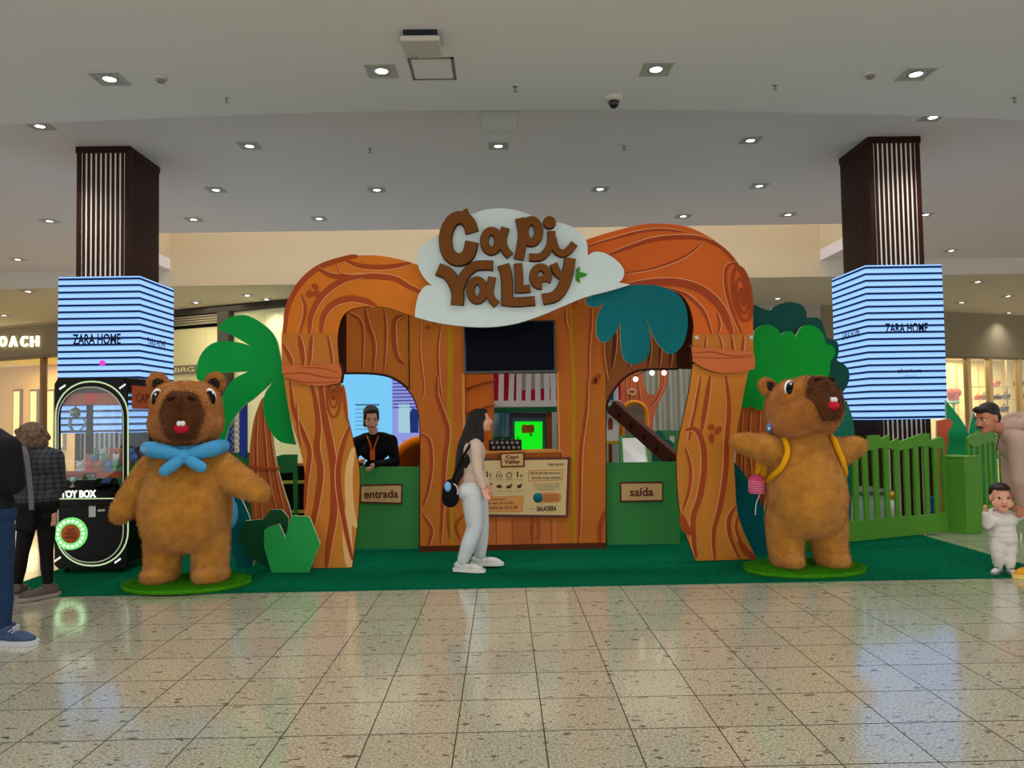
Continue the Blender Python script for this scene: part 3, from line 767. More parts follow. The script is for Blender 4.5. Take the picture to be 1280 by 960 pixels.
# left header (over the entrance): doorway with round upper right corner
hl = smooth_runs([[(405, 380), (510.5, 380)], [(510.5, 380), (510.5, 487)], [(510.5, 487), (503, 480), (490, 472), (475, 468), (455, 466.5), (425, 466.5), (405, 467)], [(405, 467), (405, 380)]])
o1 = cutout('left_header', hl, BY + .03, BT, [W_b, B_dark], booth)
grain(o1, BY + .03, [(c2([(420, 520), (480, 560), (495, 640), (490, 820)]), 2.2, 1), (c2([(505, 500), (520, 580), (550, 680), (545, 820)]), 3, 1), (c2([(600, 500), (610, 620), (600, 820)]), 2, 1),
                     (c2([(700, 535), (655, 560), (650, 650), (665, 740), (700, 780)]), 3.4, 1)], G_dark)
hr = smooth_runs([[(757, 380), (880, 380)], [(880, 380), (880, 461)], [(880, 461), (845, 460.5), (815, 461.5), (795, 464), (778, 475), (766, 490), (757, 510)], [(757, 510), (757, 380)]])
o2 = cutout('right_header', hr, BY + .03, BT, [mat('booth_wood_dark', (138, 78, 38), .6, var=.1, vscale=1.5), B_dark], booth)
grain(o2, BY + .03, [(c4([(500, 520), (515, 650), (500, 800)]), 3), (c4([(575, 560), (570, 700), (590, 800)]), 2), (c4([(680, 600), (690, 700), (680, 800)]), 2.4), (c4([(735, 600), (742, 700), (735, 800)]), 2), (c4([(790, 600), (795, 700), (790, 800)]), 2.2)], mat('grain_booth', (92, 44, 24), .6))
MB().box(at(845, 400, BY).x, at(849, 400, BY).x, BY + .0, BY + .03, at(845, 461, BY).z, at(845, 380, BY).z).build('dark_batten', B_dark, booth, True)
# centre wall
ctr = smooth_runs([[(510.5, 372), (757, 372)], [(757, 372), (757, 683)], [(757, 683), (525, 686)], [(525, 686), (525.5, 540)], [(525.5, 540), (524, 520), (519, 500), (510.5, 487)], [(510.5, 487), (510.5, 372)]])
win = [(582, 467), (697, 466), (697.5, 562), (582, 564)]
o3 = cutout('front_wall', ctr, BY, BT, [W_b, B_dark], booth, [win])
grain(o3, BY, [(c2([(785, 560), (780, 700), (790, 800), (800, 900), (790, 960)]), 1.2, 1), (c2([(885, 580), (870, 700), (875, 850), (890, 960)]), 1.8, 1),
               (c3([(800, 0), (800, 90), (830, 180), (850, 260), (835, 400), (825, 600), (815, 780)]), 3.2, 1), (c3([(725, 265), (765, 300), (775, 400), (760, 520), (735, 600)]), 2.6, 1),
               (c3([(735, 640), (775, 710), (760, 785)]), 2.6, 1), (c3([(850, 610), (850, 680), (858, 750)]), 1.6, 0), (c3([(920, 640), (885, 690), (905, 760)]), 2, 0),
               (c4([(270, 490), (270, 560), (290, 630)]), 1.2, 1), (c4([(400, 480), (395, 600), (385, 750), (390, 900)]), 1.4, 1), (c4([(455, 600), (460, 750), (480, 860)]), 1.2, 1),
               (c5([(350, 0), (345, 150), (320, 350), (315, 600), (310, 775)]), 2.2, 1), (c5([(225, 340), (240, 450), (262, 370)]), 2, 1), (c5([(430, 620), (405, 700), (408, 775)]), 3, 0)], G_dark)
grain(o3, BY, [(c2([(930, 560), (932, 700), (930, 960)]) + c3([(860, 200), (862, 450), (870, 785)]), 3.6, 0), (c4([(295, 490), (300, 700)]) + c5([(285, 60), (283, 300), (285, 600), (292, 775)]), 2.6, 0)], G_yel, 'painted_yellow_streak')
spots(o3, BY, [(535, 409, 3.2, 3.2, 0), (543, 403, 3, 3, 0), (742, 476, 3, 5, .4), (747, 472, 3, 5, .4), (745, 478, 2.5, 3, 0), (719, 378, 3, 3, 0)], G_dark)
# planked front under the window
k = BY / FPX
for i, (xa, xb) in enumerate([(600, 620), (620.8, 640), (640.8, 664), (664.8, 689), (689.8, 697)]):
    a, b = at(xa, 655, BY - .012), at(xb, 683, BY - .012)
    MB().box(a.x, b.x, BY - .014, BY - .001, .065, at(xa, 600, BY).z).build('plank', mat('plank_%d' % (i % 3), [(172, 96, 46), (182, 100, 50), (164, 88, 42)][i % 3], .6), booth, True)
rings(booth, BY - .012, [(669, 662, 3, 12, 0, .5), (669, 662, 5.5, 20, 0, .5)], mat('belt_line', (142, 62, 32), .55), 'painted_knot')
a, b = at(525, 688, BY), at(757, 688, BY)
MB().box(a.x, b.x, BY - .05, BY + BT, 0.012, .075).build('plinth', mat('plinth_brown', (74, 34, 14), .6), booth, True)
# window frame, sill and jamb
a, b = at(582, 564, BY), at(698, 564, BY)
MB().box(a.x - .04, b.x + .03, BY - .065, BY + .25, a.z - .03, a.z).build('window_sill', mat('sill_wood', (178, 116, 54), .5), booth, True)
f = MB(); za, zc = a.z, at(640, 466, BY).z
f.box(a.x - .03, a.x, BY - .015, BY + BT, za, zc).box(b.x, b.x + .02, BY - .015, BY + BT, za, zc)
f.build('window_frame', mat('frame_wood', (198, 128, 70), .55), booth, True)
for (xa, xb, ya, yb) in ((510, 512.5, 380, 487),):
    p, q = at(xa, ya, BY), at(xb, yb, BY); MB().box(p.x, q.x, BY - .008, BY - .001, q.z, p.z).build('seam_batten', mat('seam_dark', (52, 26, 20), .6), booth, True)
# dark edge bands round the doorways
for nm, path in (('doorway_edge', [(426, 466.5), (455, 466.5), (475, 468), (490, 472), (503, 480), (511, 488), (519, 501), (524, 520), (525.5, 545), (525.5, 600), (525, 686)]), ('doorway_edge', [(848, 461), (815, 461.5), (795, 464), (778, 475), (766, 490), (758.5, 508), (757, 530), (757, 600), (757, 683)])):
    q = smooth([Vector(p) for p in path], 4); q = [Vector((*xz(p.x, p.y, BY),)) for p in q]
    mb = MB(); mb.tube([(p.x, BY + .02, p.y) for p in q], .014, 6); mb.build(nm, mat('seam_dark', (52, 26, 20), .6), booth, True)

# television above the window
TY = BY - .10
tv = thing('television', 'black flat television mounted above the ticket window', 'television', at(637, 467, TY))
a, b = at(580.5, 467.5, TY), at(694, 400, TY)
MB().rbox(a.x, b.x, TY, TY + .06, a.z, b.z, .006).build('body', dark_pl, tv, True)
MB().box(a.x + .02, b.x - .02, TY - .003, TY, a.z + .03, b.z - .02).build('screen', mat('tv_screen', (5, 11, 24), .35, .04, raw=True), tv, True)
MB().box(a.x + .3, b.x - .3, TY + .06, BY, a.z + .1, b.z - .15).build('wall_bracket', dark_pl, tv, True)

# price board under the window
PY = BY - .06
board = thing('price_board', 'cream price and rules board with brown border under the ticket window', 'sign', at(655, 610, PY))
pb = [(590, 573), (713, 571.5), (710, 647), (590, 646)]
def quadpx(ps, Y, th, m, nm, parent): return cutout(nm, ps, Y, th, m, parent)
quadpx(pb, PY, .02, mat('board_border', (92, 50, 44), .6), 'border', board)
quadpx([(593, 576), (709.5, 574.5), (707, 644), (593, 642.5)], PY - .004, .004, mat('board_cream', (194, 168, 122), .6), 'face', board)
t_br = mat('print_brown', (84, 42, 32), .6); t_gr = mat('print_grey', (104, 88, 66), .6); t_or = mat('print_orange', (186, 116, 62), .6)
def ptext(s, x, y, wpx, m=t_br, par=board, Y=PY - .007, h=None, **kw):
    return text(s, wpx * Y / FPX, at(x, y, Y), m, par, depth=.002, height=h * Y / FPX if h else None, **kw)
pl = quadpx([(625, 566), (655.5, 565), (656, 583.5), (626, 584.5)], PY - .014, .014, t_br, 'name_plaque', board)
quadpx([(626.8, 568), (653.6, 567), (654, 581.8), (627.6, 582.6)], PY - .016, .002, mat('plaque_cream', (188, 152, 106), .6), 'plaque_face', board)
ptext('Capi', 640, 571.7, 16, Y=PY - .018, h=5.5, bold=.03); ptext('Valley', 640.2, 577.8, 20, Y=PY - .018, h=6.5, bold=.03)
ptext('Ingressos', 695, 580.5, 19, h=4.6, bold=.01)
cutout('price_frame', [(660, 588), (704, 586.5), (703.5, 600), (660.5, 602)], PY - .0055, .0015, t_or, board, [[(661, 589), (703, 587.6), (702.5, 599.2), (661.5, 601)]])
ptext('R$ 45,00 (20 minutos)', 682, 591.6, 38, h=3.6, bold=.015); ptext('R$ 2,00 minuto adicional', 683, 597.4, 36, h=3.2, bold=.015)
for i, w in enumerate((35, 33, 31, 20)): ptext('lllllllllllllllllllllll' if False else 'a permanência do responsável é obrigatória'[: 42 - 3 * i], 683, 604.8 + i * 2.5, w, t_gr, h=1.5)
cutout('card_strip', smooth([Vector(p) for p in [(671, 617), (698, 616.5), (701, 622), (698, 627.5), (671, 628)]], 3, True), PY - .0055, .0015, t_or, board)
MB().lathe([(0, -.001), (.058, -.001), (.058, .001), (0, .001)], at(672.5, 622.2, PY - .008), 20, M=Matrix.Rotation(math.pi / 2, 4, 'X')).build('teal_badge', mat('print_teal', (20, 92, 104), .6), board)
for i in range(3): ptext('aceitamos cartão e pix', 689, 619.4 + i * 2.8, 18, h=1.4)
ptext('realização', 665, 636, 8, t_gr, h=1.6); ptext('BALADEIRA', 683.5, 635.6, 24, mat('print_dark', (44, 34, 28), .6), h=6.2, bold=.03)
quadpx([(596, 621.5), (655, 619.5), (653, 640), (596, 640.5)], PY - .0055, .0015, t_or, 'hours_panel', board)
quadpx([(597, 622.5), (654, 620.5), (652.2, 639), (597, 639.5)], PY - .006, .001, mat('print_peach', (194, 132, 76), .6), 'hours_face', board)
ptext('Funcionamento', 621, 624, 22, h=2); ptext('Seg. a sáb. das 12h às 22h', 619, 629.2, 46, h=3.6, bold=.01); ptext('Dom. e feriados de 12h às 20h', 622, 634.4, 50, h=3.6, bold=.01)
# rule pictograms
kk = PY / FPX; RX90 = Matrix.Rotation(math.pi / 2, 4, 'X')
def fig(x, y, h):
    c = at(x, y, PY - .006); ic = MB()
    ic.lathe([(0, 0), (h * .17 * kk, 0), (h * .17 * kk, .001), (0, .001)], at(x, y - h * .38, PY - .0055), 8, M=RX90)
    ic.box(c.x - h * .13 * kk, c.x + h * .13 * kk, PY - .007, PY - .0055, c.z - h * .5 * kk, c.z + h * .22 * kk); ic.build('pictogram', t_br, board, True)
for (x, y, h) in [(609, 593, 7), (613, 594, 5), (609.5, 608, 7.5), (614, 608, 7.5), (621, 595, 4.5), (624, 595, 4.5), (627, 595, 4.5), (622, 590.5, 3), (625, 590.5, 3), (647, 593, 6.5), (650.5, 595, 3.5), (652.6, 595, 3.5)]: fig(x, y, h)
for (x, y, rx, ry) in [(624, 608, 3.6, 2.2), (636, 608.5, 3.4, 2), (649, 608, 3, 2.2), (639, 606, 1.6, 1.2), (651.5, 605.6, 1.4, 1)]:
    MB().lathe([(0, 0), (1, 0), (1, .001), (0, .001)], at(x, y, PY - .0062), 10, M=RX90 @ Matrix.Diagonal((rx * kk, ry * kk, 1, 1))).build('pictogram', t_br, board, True)
MB().tube([at(636.5 + 3.2 * math.cos(a), 594 + 3.2 * math.sin(a), PY - .006) for a in [i * math.pi / 6 for i in range(12)]], .5 * kk, 5, closed=True).build('pictogram', t_br, board)
for r_ in (0, 1):
    for c_ in range(4): ptext('regra do brinquedo', 611 + c_ * 12.8, 599.6 + r_ * 14.2, 9, t_gr, h=1.4)
# patterned box on the sill
bx = thing('candy_display', 'small black display box dotted with pale pictures on the window sill', 'box', at(630, 568, BY - .04))
a, b = at(611, 566, BY - .06), at(652, 549.5, BY - .06); zs = at(582, 564, BY).z + .001
MB().rbox(a.x, b.x, BY - .06, BY + .1, zs, b.z, .008).build('body', mat('box_black', (22, 18, 18), .5), bx, True)
for r_ in range(2):
    for c_ in range(6):
        p = at(615 + c_ * 6.3 + r_ * 2, 553.5 + r_ * 6, BY - .062)
        if p.x < b.x - .02: MB().lathe([(0, -.001), (.019, -.001), (.019, .001), (0, .001)], p, 8, M=Matrix.Rotation(math.pi / 2, 4, 'X')).build('picture_dot', mat('dot_%d' % (c_ % 2), [(132, 104, 92), (112, 108, 112)][c_ % 2], .6), bx)

# gates
gate_m = mat('gate_green', (54, 126, 64), .5, var=.06, vscale=1.5)
def gate(ps, word, lb, sgn, GY):
    t = thing('gate', lb, 'gate', at((ps[0][0] + ps[1][0]) / 2, ps[2][1], GY))
    cutout('panel', ps, GY, .03, gate_m, t)
    b = [(ps[3][0], ps[3][1]), (ps[2][0], ps[2][1]), (ps[2][0], ps[2][1] + 7), (ps[3][0], ps[3][1] + 7)]
    cutout('bottom_rail', b, GY + .005, .02, mat('gate_teal', (40, 126, 96), .5), t)
    s_ = cutout('name_plate', [(p[0], p[1]) for p in sgn], GY - .02, .02, t_br, t)
    x0 = sum(p[0] for p in sgn) / 4; y0 = sum(p[1] for p in sgn) / 4
    cutout('plate_face', [(x0 + (p[0] - x0) * .94, y0 + (p[1] - y0) * .82) for p in sgn], GY - .023, .003, mat('plaque_cream', (188, 152, 106), .6), t)
    w = 42 if word == 'entrada' else 29
    text(word, w * GY / FPX, at(x0, y0, GY - .026), t_br, t, depth=.003, bold=.02)
    for yy in (ps[0][1] + 12, ps[2][1] - 12):
        pass
    return t
gate([(436, 583.5), (524, 583.5), (524, 684), (436, 686)], 'entrada', 'green entrance gate with a small wooden name plate, held by the attendant', [(450, 606), (503, 604.5), (502.5, 630.5), (450, 629)], BY + .16)
gate([(757, 578.5), (852, 577), (850, 680), (759, 680)], 'saída', 'green exit gate with a small wooden name plate beside the teal leaf', [(775, 602.5), (829, 602), (829, 627), (775.5, 628)], BY + .16)
# ================================================================== shops at the back
class Frame:
    """local frame of a wall: x along it, y into the shop, z up"""
    def __init__(s, A, B):
        A, B = Vector((*A, 0)), Vector((*B, 0)); d = (B - A).normalized()
        s.A, s.d, s.n, s.len = A, d, Vector((-d.y, d.x, 0)), (B - A).length
        s.M = Matrix.Translation(A) @ Matrix.Rotation(math.atan2(d.y, d.x), 4, 'Z')
        s.R = Matrix.Rotation(math.atan2(d.y, d.x), 3, 'Z')
    def hit(s, px, py, off=0.0):
        d = ray(px, py); t = (s.A + s.n * off - Vector((0, 0, 0))).dot(s.n) / d.dot(s.n)
        p = d * t; return ((p - s.A).dot(s.d), CAM_H + p.z)
    def w(s, x, y, z): return s.M @ Vector((x, y, z))
def fbox(F, x0, x1, y0, y1, z0, z1, mb=None):
    mb = mb or MB(); return mb.box(x0, x1, y0, y1, z0, z1, 0, F.M)
taupe = mat('fascia_taupe', (124, 112, 92), .6)
taupe2 = mat('fascia_grey', (122, 112, 90), .7)
frame_d = mat('frame_dark', (46, 42, 36), .5)
bronze = mat('frame_bronze', (96, 80, 56), .4, metal=.3)
gold = mat('gold_post', (150, 124, 84), .35, metal=.5)
cream = mat('cream_panel', (224, 200, 150), .7)
warm = mat('shop_wall', (196, 160, 100), .7)
shop_floor = mat('shop_floor', (150, 130, 96), .5)
SG = glass_mat('shop_glass', (.96, .97, .96), .05)
def shop_lamp(p, w, size=2.0, col=(1, .84, .58)):
    ld = bpy.data.lights.new('shop_ceiling_lamp', 'AREA'); ld.energy = w; ld.size = size; ld.color = col
    lo = bpy.data.objects.new('shop_ceiling_lamp', ld); COL.objects.link(lo); lo.location = p
FL = Frame((-19.2, 29.3), (-6.6, 23.6))
x_l = -14.0
xa, _ = FL.hit(72, 430); xm, _ = FL.hit(53, 480); xs0, _ = FL.hit(205, 430); xs1, _ = FL.hit(275, 430); xs2, _ = FL.hit(289, 430); xe = FL.len
zf0 = FL.hit(36, 445)[1]; zf1 = FL.hit(36, 408)[1]
coach = thing('handbag_shop_front', 'warmly lit shop front with glowing capital letters on a taupe fascia', 'shop front', FL.w(2, 0, 0))
fbox(FL, x_l, xs0 - 1.2, -.05, .25, zf0, zf1).build('fascia', taupe, coach, True)
fbox(FL, x_l, xs0 - 1.2, -.09, .25, zf1, zf1 + .16).build('cornice', mat('cornice', (150, 134, 106), .7), coach, True)
fbox(FL, x_l, xs0 - 1.2, -.05, .25, zf1 + .16, Z3).build('upper_band', mat('upper_band', (176, 160, 128), .7), coach, True)
fbox(FL, x_l, xs0 - 1.2, -.07, .25, zf0 - .1, zf0).build('head_rail', bronze, coach, True)
for px in (53, 105, 160): 
    x, _ = FL.hit(px, 480); fbox(FL, x - .07, x + .07, -.05, .15, 0, zf0 - .1).build('mullion', bronze, coach, True)
xq = [x_l] + [FL.hit(p, 480)[0] for p in (53, 105, 160)] + [xs0 - 1.2]
for a_, b_ in zip(xq[:-1], xq[1:]):
    fbox(FL, a_ + .07, b_ - .07, .03, .05, 0.05, zf0 - .1).build('pane', SG, coach, True)
glow = mat('glow_letter', (255, 240, 190), emit=2.2)
for px, ch, wpx in ((-5, 'C', 11), (7, 'O', 13), (20, 'A', 14), (33.5, 'C', 12), (46.5, 'H', 14)):
    x, z = FL.hit(px, 427); k = (FL.w(x, 0, 0).y) / FPX
    text(ch, wpx * k, FL.w(x, -.1, z), glow, coach, 'letter_' + ch.lower(), .08, height=13 * k, rot=FL.R, bold=.012)
# inside
D_ = 5.0
fbox(FL, x_l, xs0 - 1.2, D_, D_ + .2, 0, Z3).build('back_wall', warm, coach, True)
fbox(FL, xs0 - 1.35, xs0 - 1.2, .25, D_, 0, Z3).build('side_wall', warm, coach, True)
fbox(FL, x_l, xs0 - 1.2, .25, D_, zf0 + .2, zf0 + .3).build('shop_ceiling', cream, coach, True)
for px in (24, 45, 66, 78):
    x, z = FL.hit(px, 500, D_); z1 = FL.hit(px, 492, D_)[1]
    fbox(FL, x - .28, x + .28, D_ - .12, D_, .4, z1 + .2).build('niche_frame', bronze, coach, True)
    fbox(FL, x - .2, x + .2, D_ - .14, D_ - .12, .5, z1 + .1).build('niche_light', mat('niche_glow', (255, 214, 130), emit=1.1), coach, True)
shop_lamp(FL.w(3, 2.6, zf0 + .1), 260, 3, (1, .78, .45))
shop_lamp(FL.w(-3, 2.6, zf0 + .1), 260, 3, (1, .78, .45))
# second shop front with closed cream panels
st2 = thing('covered_shop_front', 'dark framed shop front closed off with cream panels behind the palm', 'shop front', FL.w(xs0 + 1, 0, 0))
z_t = FL.hit(300, 383)[1]; z_b = FL.hit(240, 394)[1]; z_l = FL.hit(240, 406)[1]
fbox(FL, xs0 - 1.2, xe + 1.5, -.1, .2, z_b, Z3).build('head_frame', frame_d, st2, True)
for k in range(4):
    zz = z_l + (z_b - z_l) * k / 4
    fbox(FL, xs0 - 1.2, xs1, -.02, .1, zz, zz + .05).build('louvre', mat('louvre', (140, 132, 110), .5), st2, True)
fbox(FL, xs0 - 1.2, xs1, .1, .14, z_l - .1, z_b).build('louvre_back', mat('louvre_back', (10, 10, 10), .8), st2, True)
fbox(FL, xs1, xs2, -.12, .2, 0, z_b).build('pillar', mat('pillar_grey', (56, 54, 48), .5), st2, True)
nP = 5; pw = (xs1 - xs0 + 1.2) / nP
for k in range(nP):
    fbox(FL, xs0 - 1.2 + pw * k + .004, xs0 - 1.2 + pw * (k + 1) - .004, .12, .18, 0, z_l - .1).build('cover_panel', cream, st2, True)
pw = (xe + 1.5 - xs2) / 6
for k in range(6):
    fbox(FL, xs2 + pw * k + .004, xs2 + pw * (k + 1) - .004, .12, .18, 0, z_b).build('cover_panel', mat('cream_panel2', (226, 210, 164), .7), st2, True)
zq0, zq1 = FL.hit(230, 467.5)[1], FL.hit(230, 456.5)[1]
fbox(FL, xs0 - 1.2, xs1, .06, .12, zq0, zq1).build('sign_strip', mat('strip_grey', (120, 108, 88), .6), st2, True)
x, z = FL.hit(229, 462); k = FL.w(x, 0, 0).y / FPX
text('BRG', 32 * k, FL.w(x, .05, z), cream, st2, 'sign_lettering', .02, height=6 * k, rot=FL.R)
shop_lamp(FL.w((xs0 + xe) / 2, -1.2, Z3 - .05), 45, 2.5, (1, .88, .66))
# right shop with handbag shelves
FR = Frame((15.2, 28.3), (22.6, 31.3))
zr1 = FR.hit(1230, 391)[1]; zr0 = FR.hit(1230, 446)[1]
rs = thing('accessory_shop_front', 'beige shop front with wide grey fascia and gold posts behind the fence', 'shop front', FR.w(4, 0, 0))
fbox(FR, -4.8, 20, -.05, .25, zr0, zr1).build('fascia', taupe2, rs, True)
fbox(FR, -4.8, 20, -.22, .25, zr1, zr1 + .1).build('cornice', mat('cornice_dark', (84, 74, 58), .6), rs, True)
fbox(FR, -4.8, 20, -.05, .25, zr1 + .1, Z3).build('upper_band', mat('upper_band', (176, 160, 128), .7), rs, True)
fbox(FR, -4.8, 20, -.07, .25, zr0 - .08, zr0).build('head_rail', bronze, rs, True)
DR = 4.0
fbox(FR, -4.8, 20, DR, DR + .2, 0, Z3).build('back_wall', mat('shop_beige', (232, 198, 140), .7), rs, True)
fbox(FR, -4.8, 20, .25, DR, zr0 + .2, zr0 + .3).build('shop_ceiling', cream, rs, True)
posts = []
for px in (1211, 1238, 1275):
    x, _ = FR.hit(px, 480); posts.append(x)
    fbox(FR, x - .09, x + .09, -.05, .15, 0, zr0 - .08).build('post', gold, rs, True)
xq = [-4.8] + posts + [20]
for a_, b_ in zip(xq[:-1], xq[1:]): fbox(FR, a_ + .09, b_ - .09, .03, .05, .05, zr0 - .08).build('pane', SG, rs, True)
for px in (1195, 1204, 1222, 1231, 1252, 1264, 1276):
    x, _ = FR.hit(px, 460, DR); fbox(FR, x - .02, x + .02, DR - .05, DR, 0, zr0).build('wall_molding', mat('molding', (200, 160, 100), .6), rs, True)
shop_lamp(FR.w(3, 2.0, zr0 + .1), 170, 3, (1, .88, .70)); shop_lamp(FR.w(8, 2.0, zr0 + .1), 170, 3, (1, .86, .62))
shelf = thing('display_shelf', 'brass display shelving with rows of handbags inside the beige shop', 'shelf', FR.w(5.2, 2.2, 0))
OFF = 2.2
xs_, xe_ = FR.hit(1216, 480, OFF)[0], FR.hit(1300, 480, OFF)[0]
zsh = [FR.hit(1250, y, OFF)[1] for y in (483, 499, 515, 530)]
for z in zsh: fbox(FR, xs_, xe_, OFF, OFF + .4, z - .03, z).build('shelf_board', gold, shelf, True)
for px in (1217, 1241, 1264, 1290):
    x, _ = FR.hit(px, 480, OFF); fbox(FR, x - .025, x + .025, OFF + .18, OFF + .22, 0, zsh[0] + 1.2).build('upright', gold, shelf, True)
def handbag(px, y, row_, wpx, hpx, rgb, lb):
    z = zsh[row_]; x, _ = FR.hit(px, 480, OFF + .2); k = 31.5 / FPX; w, h = wpx * k / 2, hpx * k
    c = FR.w(x, OFF + .2, z)
    t = thing('handbag', lb, 'handbag', c, 'handbags on the brass shelves')
    M = FR.M
    m = mat('bag_%d_%d_%d' % rgb, rgb, .5)
    MB().rbox(x - w, x + w, OFF + .08, OFF + .32, z + .001, z + h * .72, min(.06, h * .2), 0, M).build('body', m, t, True)
    q = [M @ Vector((x + w * .6 * math.cos(a), OFF + .2, z + h * .66 + h * .36 * math.sin(a))) for a in [math.pi * i / 8 for i in range(9)]]
    MB().tube(q, .018, 6).build('handle', m, t, True)
    MB().rbox(x - w * .9, x + w * .9, OFF + .06, OFF + .1, z + h * .35, z + h * .72, .015, 0, M).build('flap', mat('bag_flap_%d' % rgb[0], tuple(int(v * .7) for v in rgb), .5), t, True)
for a_ in [(1245, 0, 0, 9, 10, (150, 96, 74), 'small tan handbag on the top brass shelf above the man'), (1273, 0, 0, 14, 10, (60, 48, 34), 'large dark brown handbag on the top brass shelf'),
           (1230, 0, 1, 8, 9, (140, 116, 84), 'beige handbag on the second brass shelf near the gold post'), (1246, 0, 1, 10, 7, (64, 40, 30), 'dark brown clutch on the second brass shelf'), (1257, 0, 1, 8, 9.5, (94, 92, 108), 'blue grey handbag on the second brass shelf'), (1275, 0, 1, 13, 10, (48, 46, 54), 'black handbag on the second brass shelf'),
           (1254, 0, 2, 9, 10, (84, 70, 66), 'taupe handbag on the third brass shelf'), (1276, 0, 2, 9, 9, (46, 36, 34), 'dark handbag on the third brass shelf'), (1221, 0, 1, 5, 7, (196, 90, 70), 'coral handbag on the second brass shelf, beside the beige one')]:
    handbag(*a_)
mq = thing('display_cushion', 'salmon pink heart-topped display cushion in the shop window', 'display', FR.w(FR.hit(1192, 500)[0], 1.2, 0))
x, z0_ = FR.hit(1192, 503, 1.2); z1_ = FR.hit(1192, 486, 1.2)[1]; h = z1_ - z0_
mb = MB(); mb.ell(FR.w(x - h * .28, 1.2, z0_ + h * .72), (h * .42, .12, h * .36)).ell(FR.w(x + h * .28, 1.2, z0_ + h * .72), (h * .42, .12, h * .36)).ell(FR.w(x, 1.2, z0_ + h * .3), (h * .42, .12, h * .5))
mb.build('cushion', mat('salmon', (220, 110, 96), .6), mq, True)
MB().lathe([(.25, 0), (.25, .03), (.05, .05), (.05, z0_ - .05), (.22, z0_ - .05), (.22, z0_ + .06)], FR.w(x, 1.2, 0), 16).build('stand', mat('teal_stand', (120, 190, 170), .6), mq, True)
# central back wall behind the play area
struct('wall_back', MB().box(-6.4, 11.0, 26.2, 26.5, 0, Z3 - .001), mat('back_wall_grey', (150, 146, 138), .8))
# blue screen wall seen through the entrance
bw = thing('blue_screen_wall', 'large glowing pale blue screen wall behind the entrance gate', 'screen', at(450, 560, 20))
p, q = at(380, 610, 20), at(491, 440, 20)
MB().box(p.x, q.x, 20, 20.2, 0, q.z).build('frame', mat('screen_cover', (28, 28, 32), .6), bw, True)
MB().box(p.x + .05, q.x - .02, 19.985, 20, .1, q.z - .05).build('screen', mat('sky_screen', (118, 196, 240), emit=.85), bw, True)
w_ = [(444, 505), (474, 505), (474, 550), (444, 550)]
cutout('screen_grille', [(444, 505), (474, 505), (474, 507), (444, 507)], 19.97, .01, mat('grille_blue', (84, 130, 180), emit=.5), bw)
for k in range(6): cutout('screen_grille', [(444, 511 + 5 * k), (474, 511 + 5 * k), (474, 511.8 + 5 * k), (444, 511.8 + 5 * k)], 19.97, .01, mat('grille_blue', (84, 130, 180), emit=.5), bw)
b2 = thing('striped_window_screen', 'violet striped screen beside the pale blue screen wall', 'screen', at(510, 560, 19.5))
p, q = at(491, 600, 19.5), at(545, 440, 19.5)
MB().box(p.x, q.x, 19.5, 19.7, 0, q.z).build('frame', mat('screen_cover', (28, 28, 32), .6), b2, True)
MB().box(p.x, q.x, 19.48, 19.5, .1, q.z - .02).build('screen', mat('lilac_screen', (150, 160, 235), emit=.7), b2, True)
for k in range(10):
    y = 470 + k * 4.3; cutout('stripe', [(491, y), (545, y - 1), (545, y + .6), (491, y + 1.6)], 19.46, .015, mat('stripe_violet', (92, 80, 170), emit=.5), b2)
cutout('window_picture', [(498, 504), (512, 504), (512, 541), (498, 541)], 19.46, .015, mat('pic_blue', (170, 214, 230), emit=.7), b2)
cutout('figure_picture', [(512, 516), (516, 510), (521, 512), (523, 520), (523, 541), (513, 541)], 19.45, .02, mat('pic_navy', (34, 60, 130), emit=.5), b2)
# ================================================================== cut-out plants
palm_g = mat('palm_green', (0, 142, 58), .5, var=.05, vscale=2)
edge_w = mat('ply_edge', (196, 190, 160), .6)
teal_g = mat('leaf_teal', (0, 92, 98), .5, var=.12, vscale=2)
dark_g = mat('leaf_dark', (16, 68, 38), .5)
brite_g = mat('leaf_bright', (0, 138, 42), .5, var=.05, vscale=2)
dteal_g = mat('leaf_darkteal', (8, 66, 60), .5)
bush_g = mat('bush_green', (30, 138, 66), .5)
palm = thing('palm_cutout', 'flat green palm cut-out with four fronds beside the left arch leg', 'plant', at(335, 700, 8.6))
PYp = 8.55
fr = smooth_runs([[(273.5, 407.5), (280, 401), (290, 395.6), (302.5, 393.7), (312.5, 395.6), (326, 403), (338.7, 413.7), (346, 426), (350, 442.5), (353.5, 462), (359, 500), (365, 535), (370, 556)],
                  [(370, 556), (350, 552), (337, 537), (329.5, 515), (331, 493), (342.5, 475.6)], [(342.5, 475.6), (320, 496), (301, 511), (287, 533), (279, 562)],
                  [(279, 562), (272, 545), (272, 515), (281, 489), (293, 473.5), (311, 464)], [(311, 464), (290, 465.5), (270, 467), (258.7, 475), (251, 477), (246, 472.5), (245.6, 462.5), (248, 450), (255, 437.5), (266, 429), (280, 426), (295, 427.5), (305, 429.5), (313.5, 433)],
                  [(313.5, 433), (303.7, 427), (290, 419), (276, 413), (273.5, 407.5)]])
cutout('fronds', fr, PYp, .03, [palm_g, edge_w], palm)
tr = smooth_runs([[(313, 553), (316.7, 528), (321, 513), (328, 497.5), (335, 497)], [(335, 497), (340, 540), (346, 582), (356, 617), (364, 645), (372, 712)], [(372, 712), (316, 712)], [(316, 712), (315, 640), (311, 590), (313, 553)]])
ot = cutout('trunk', tr, PYp + .05, .04, [mat('trunk_orange', (166, 88, 44), .55), edge_w], palm)
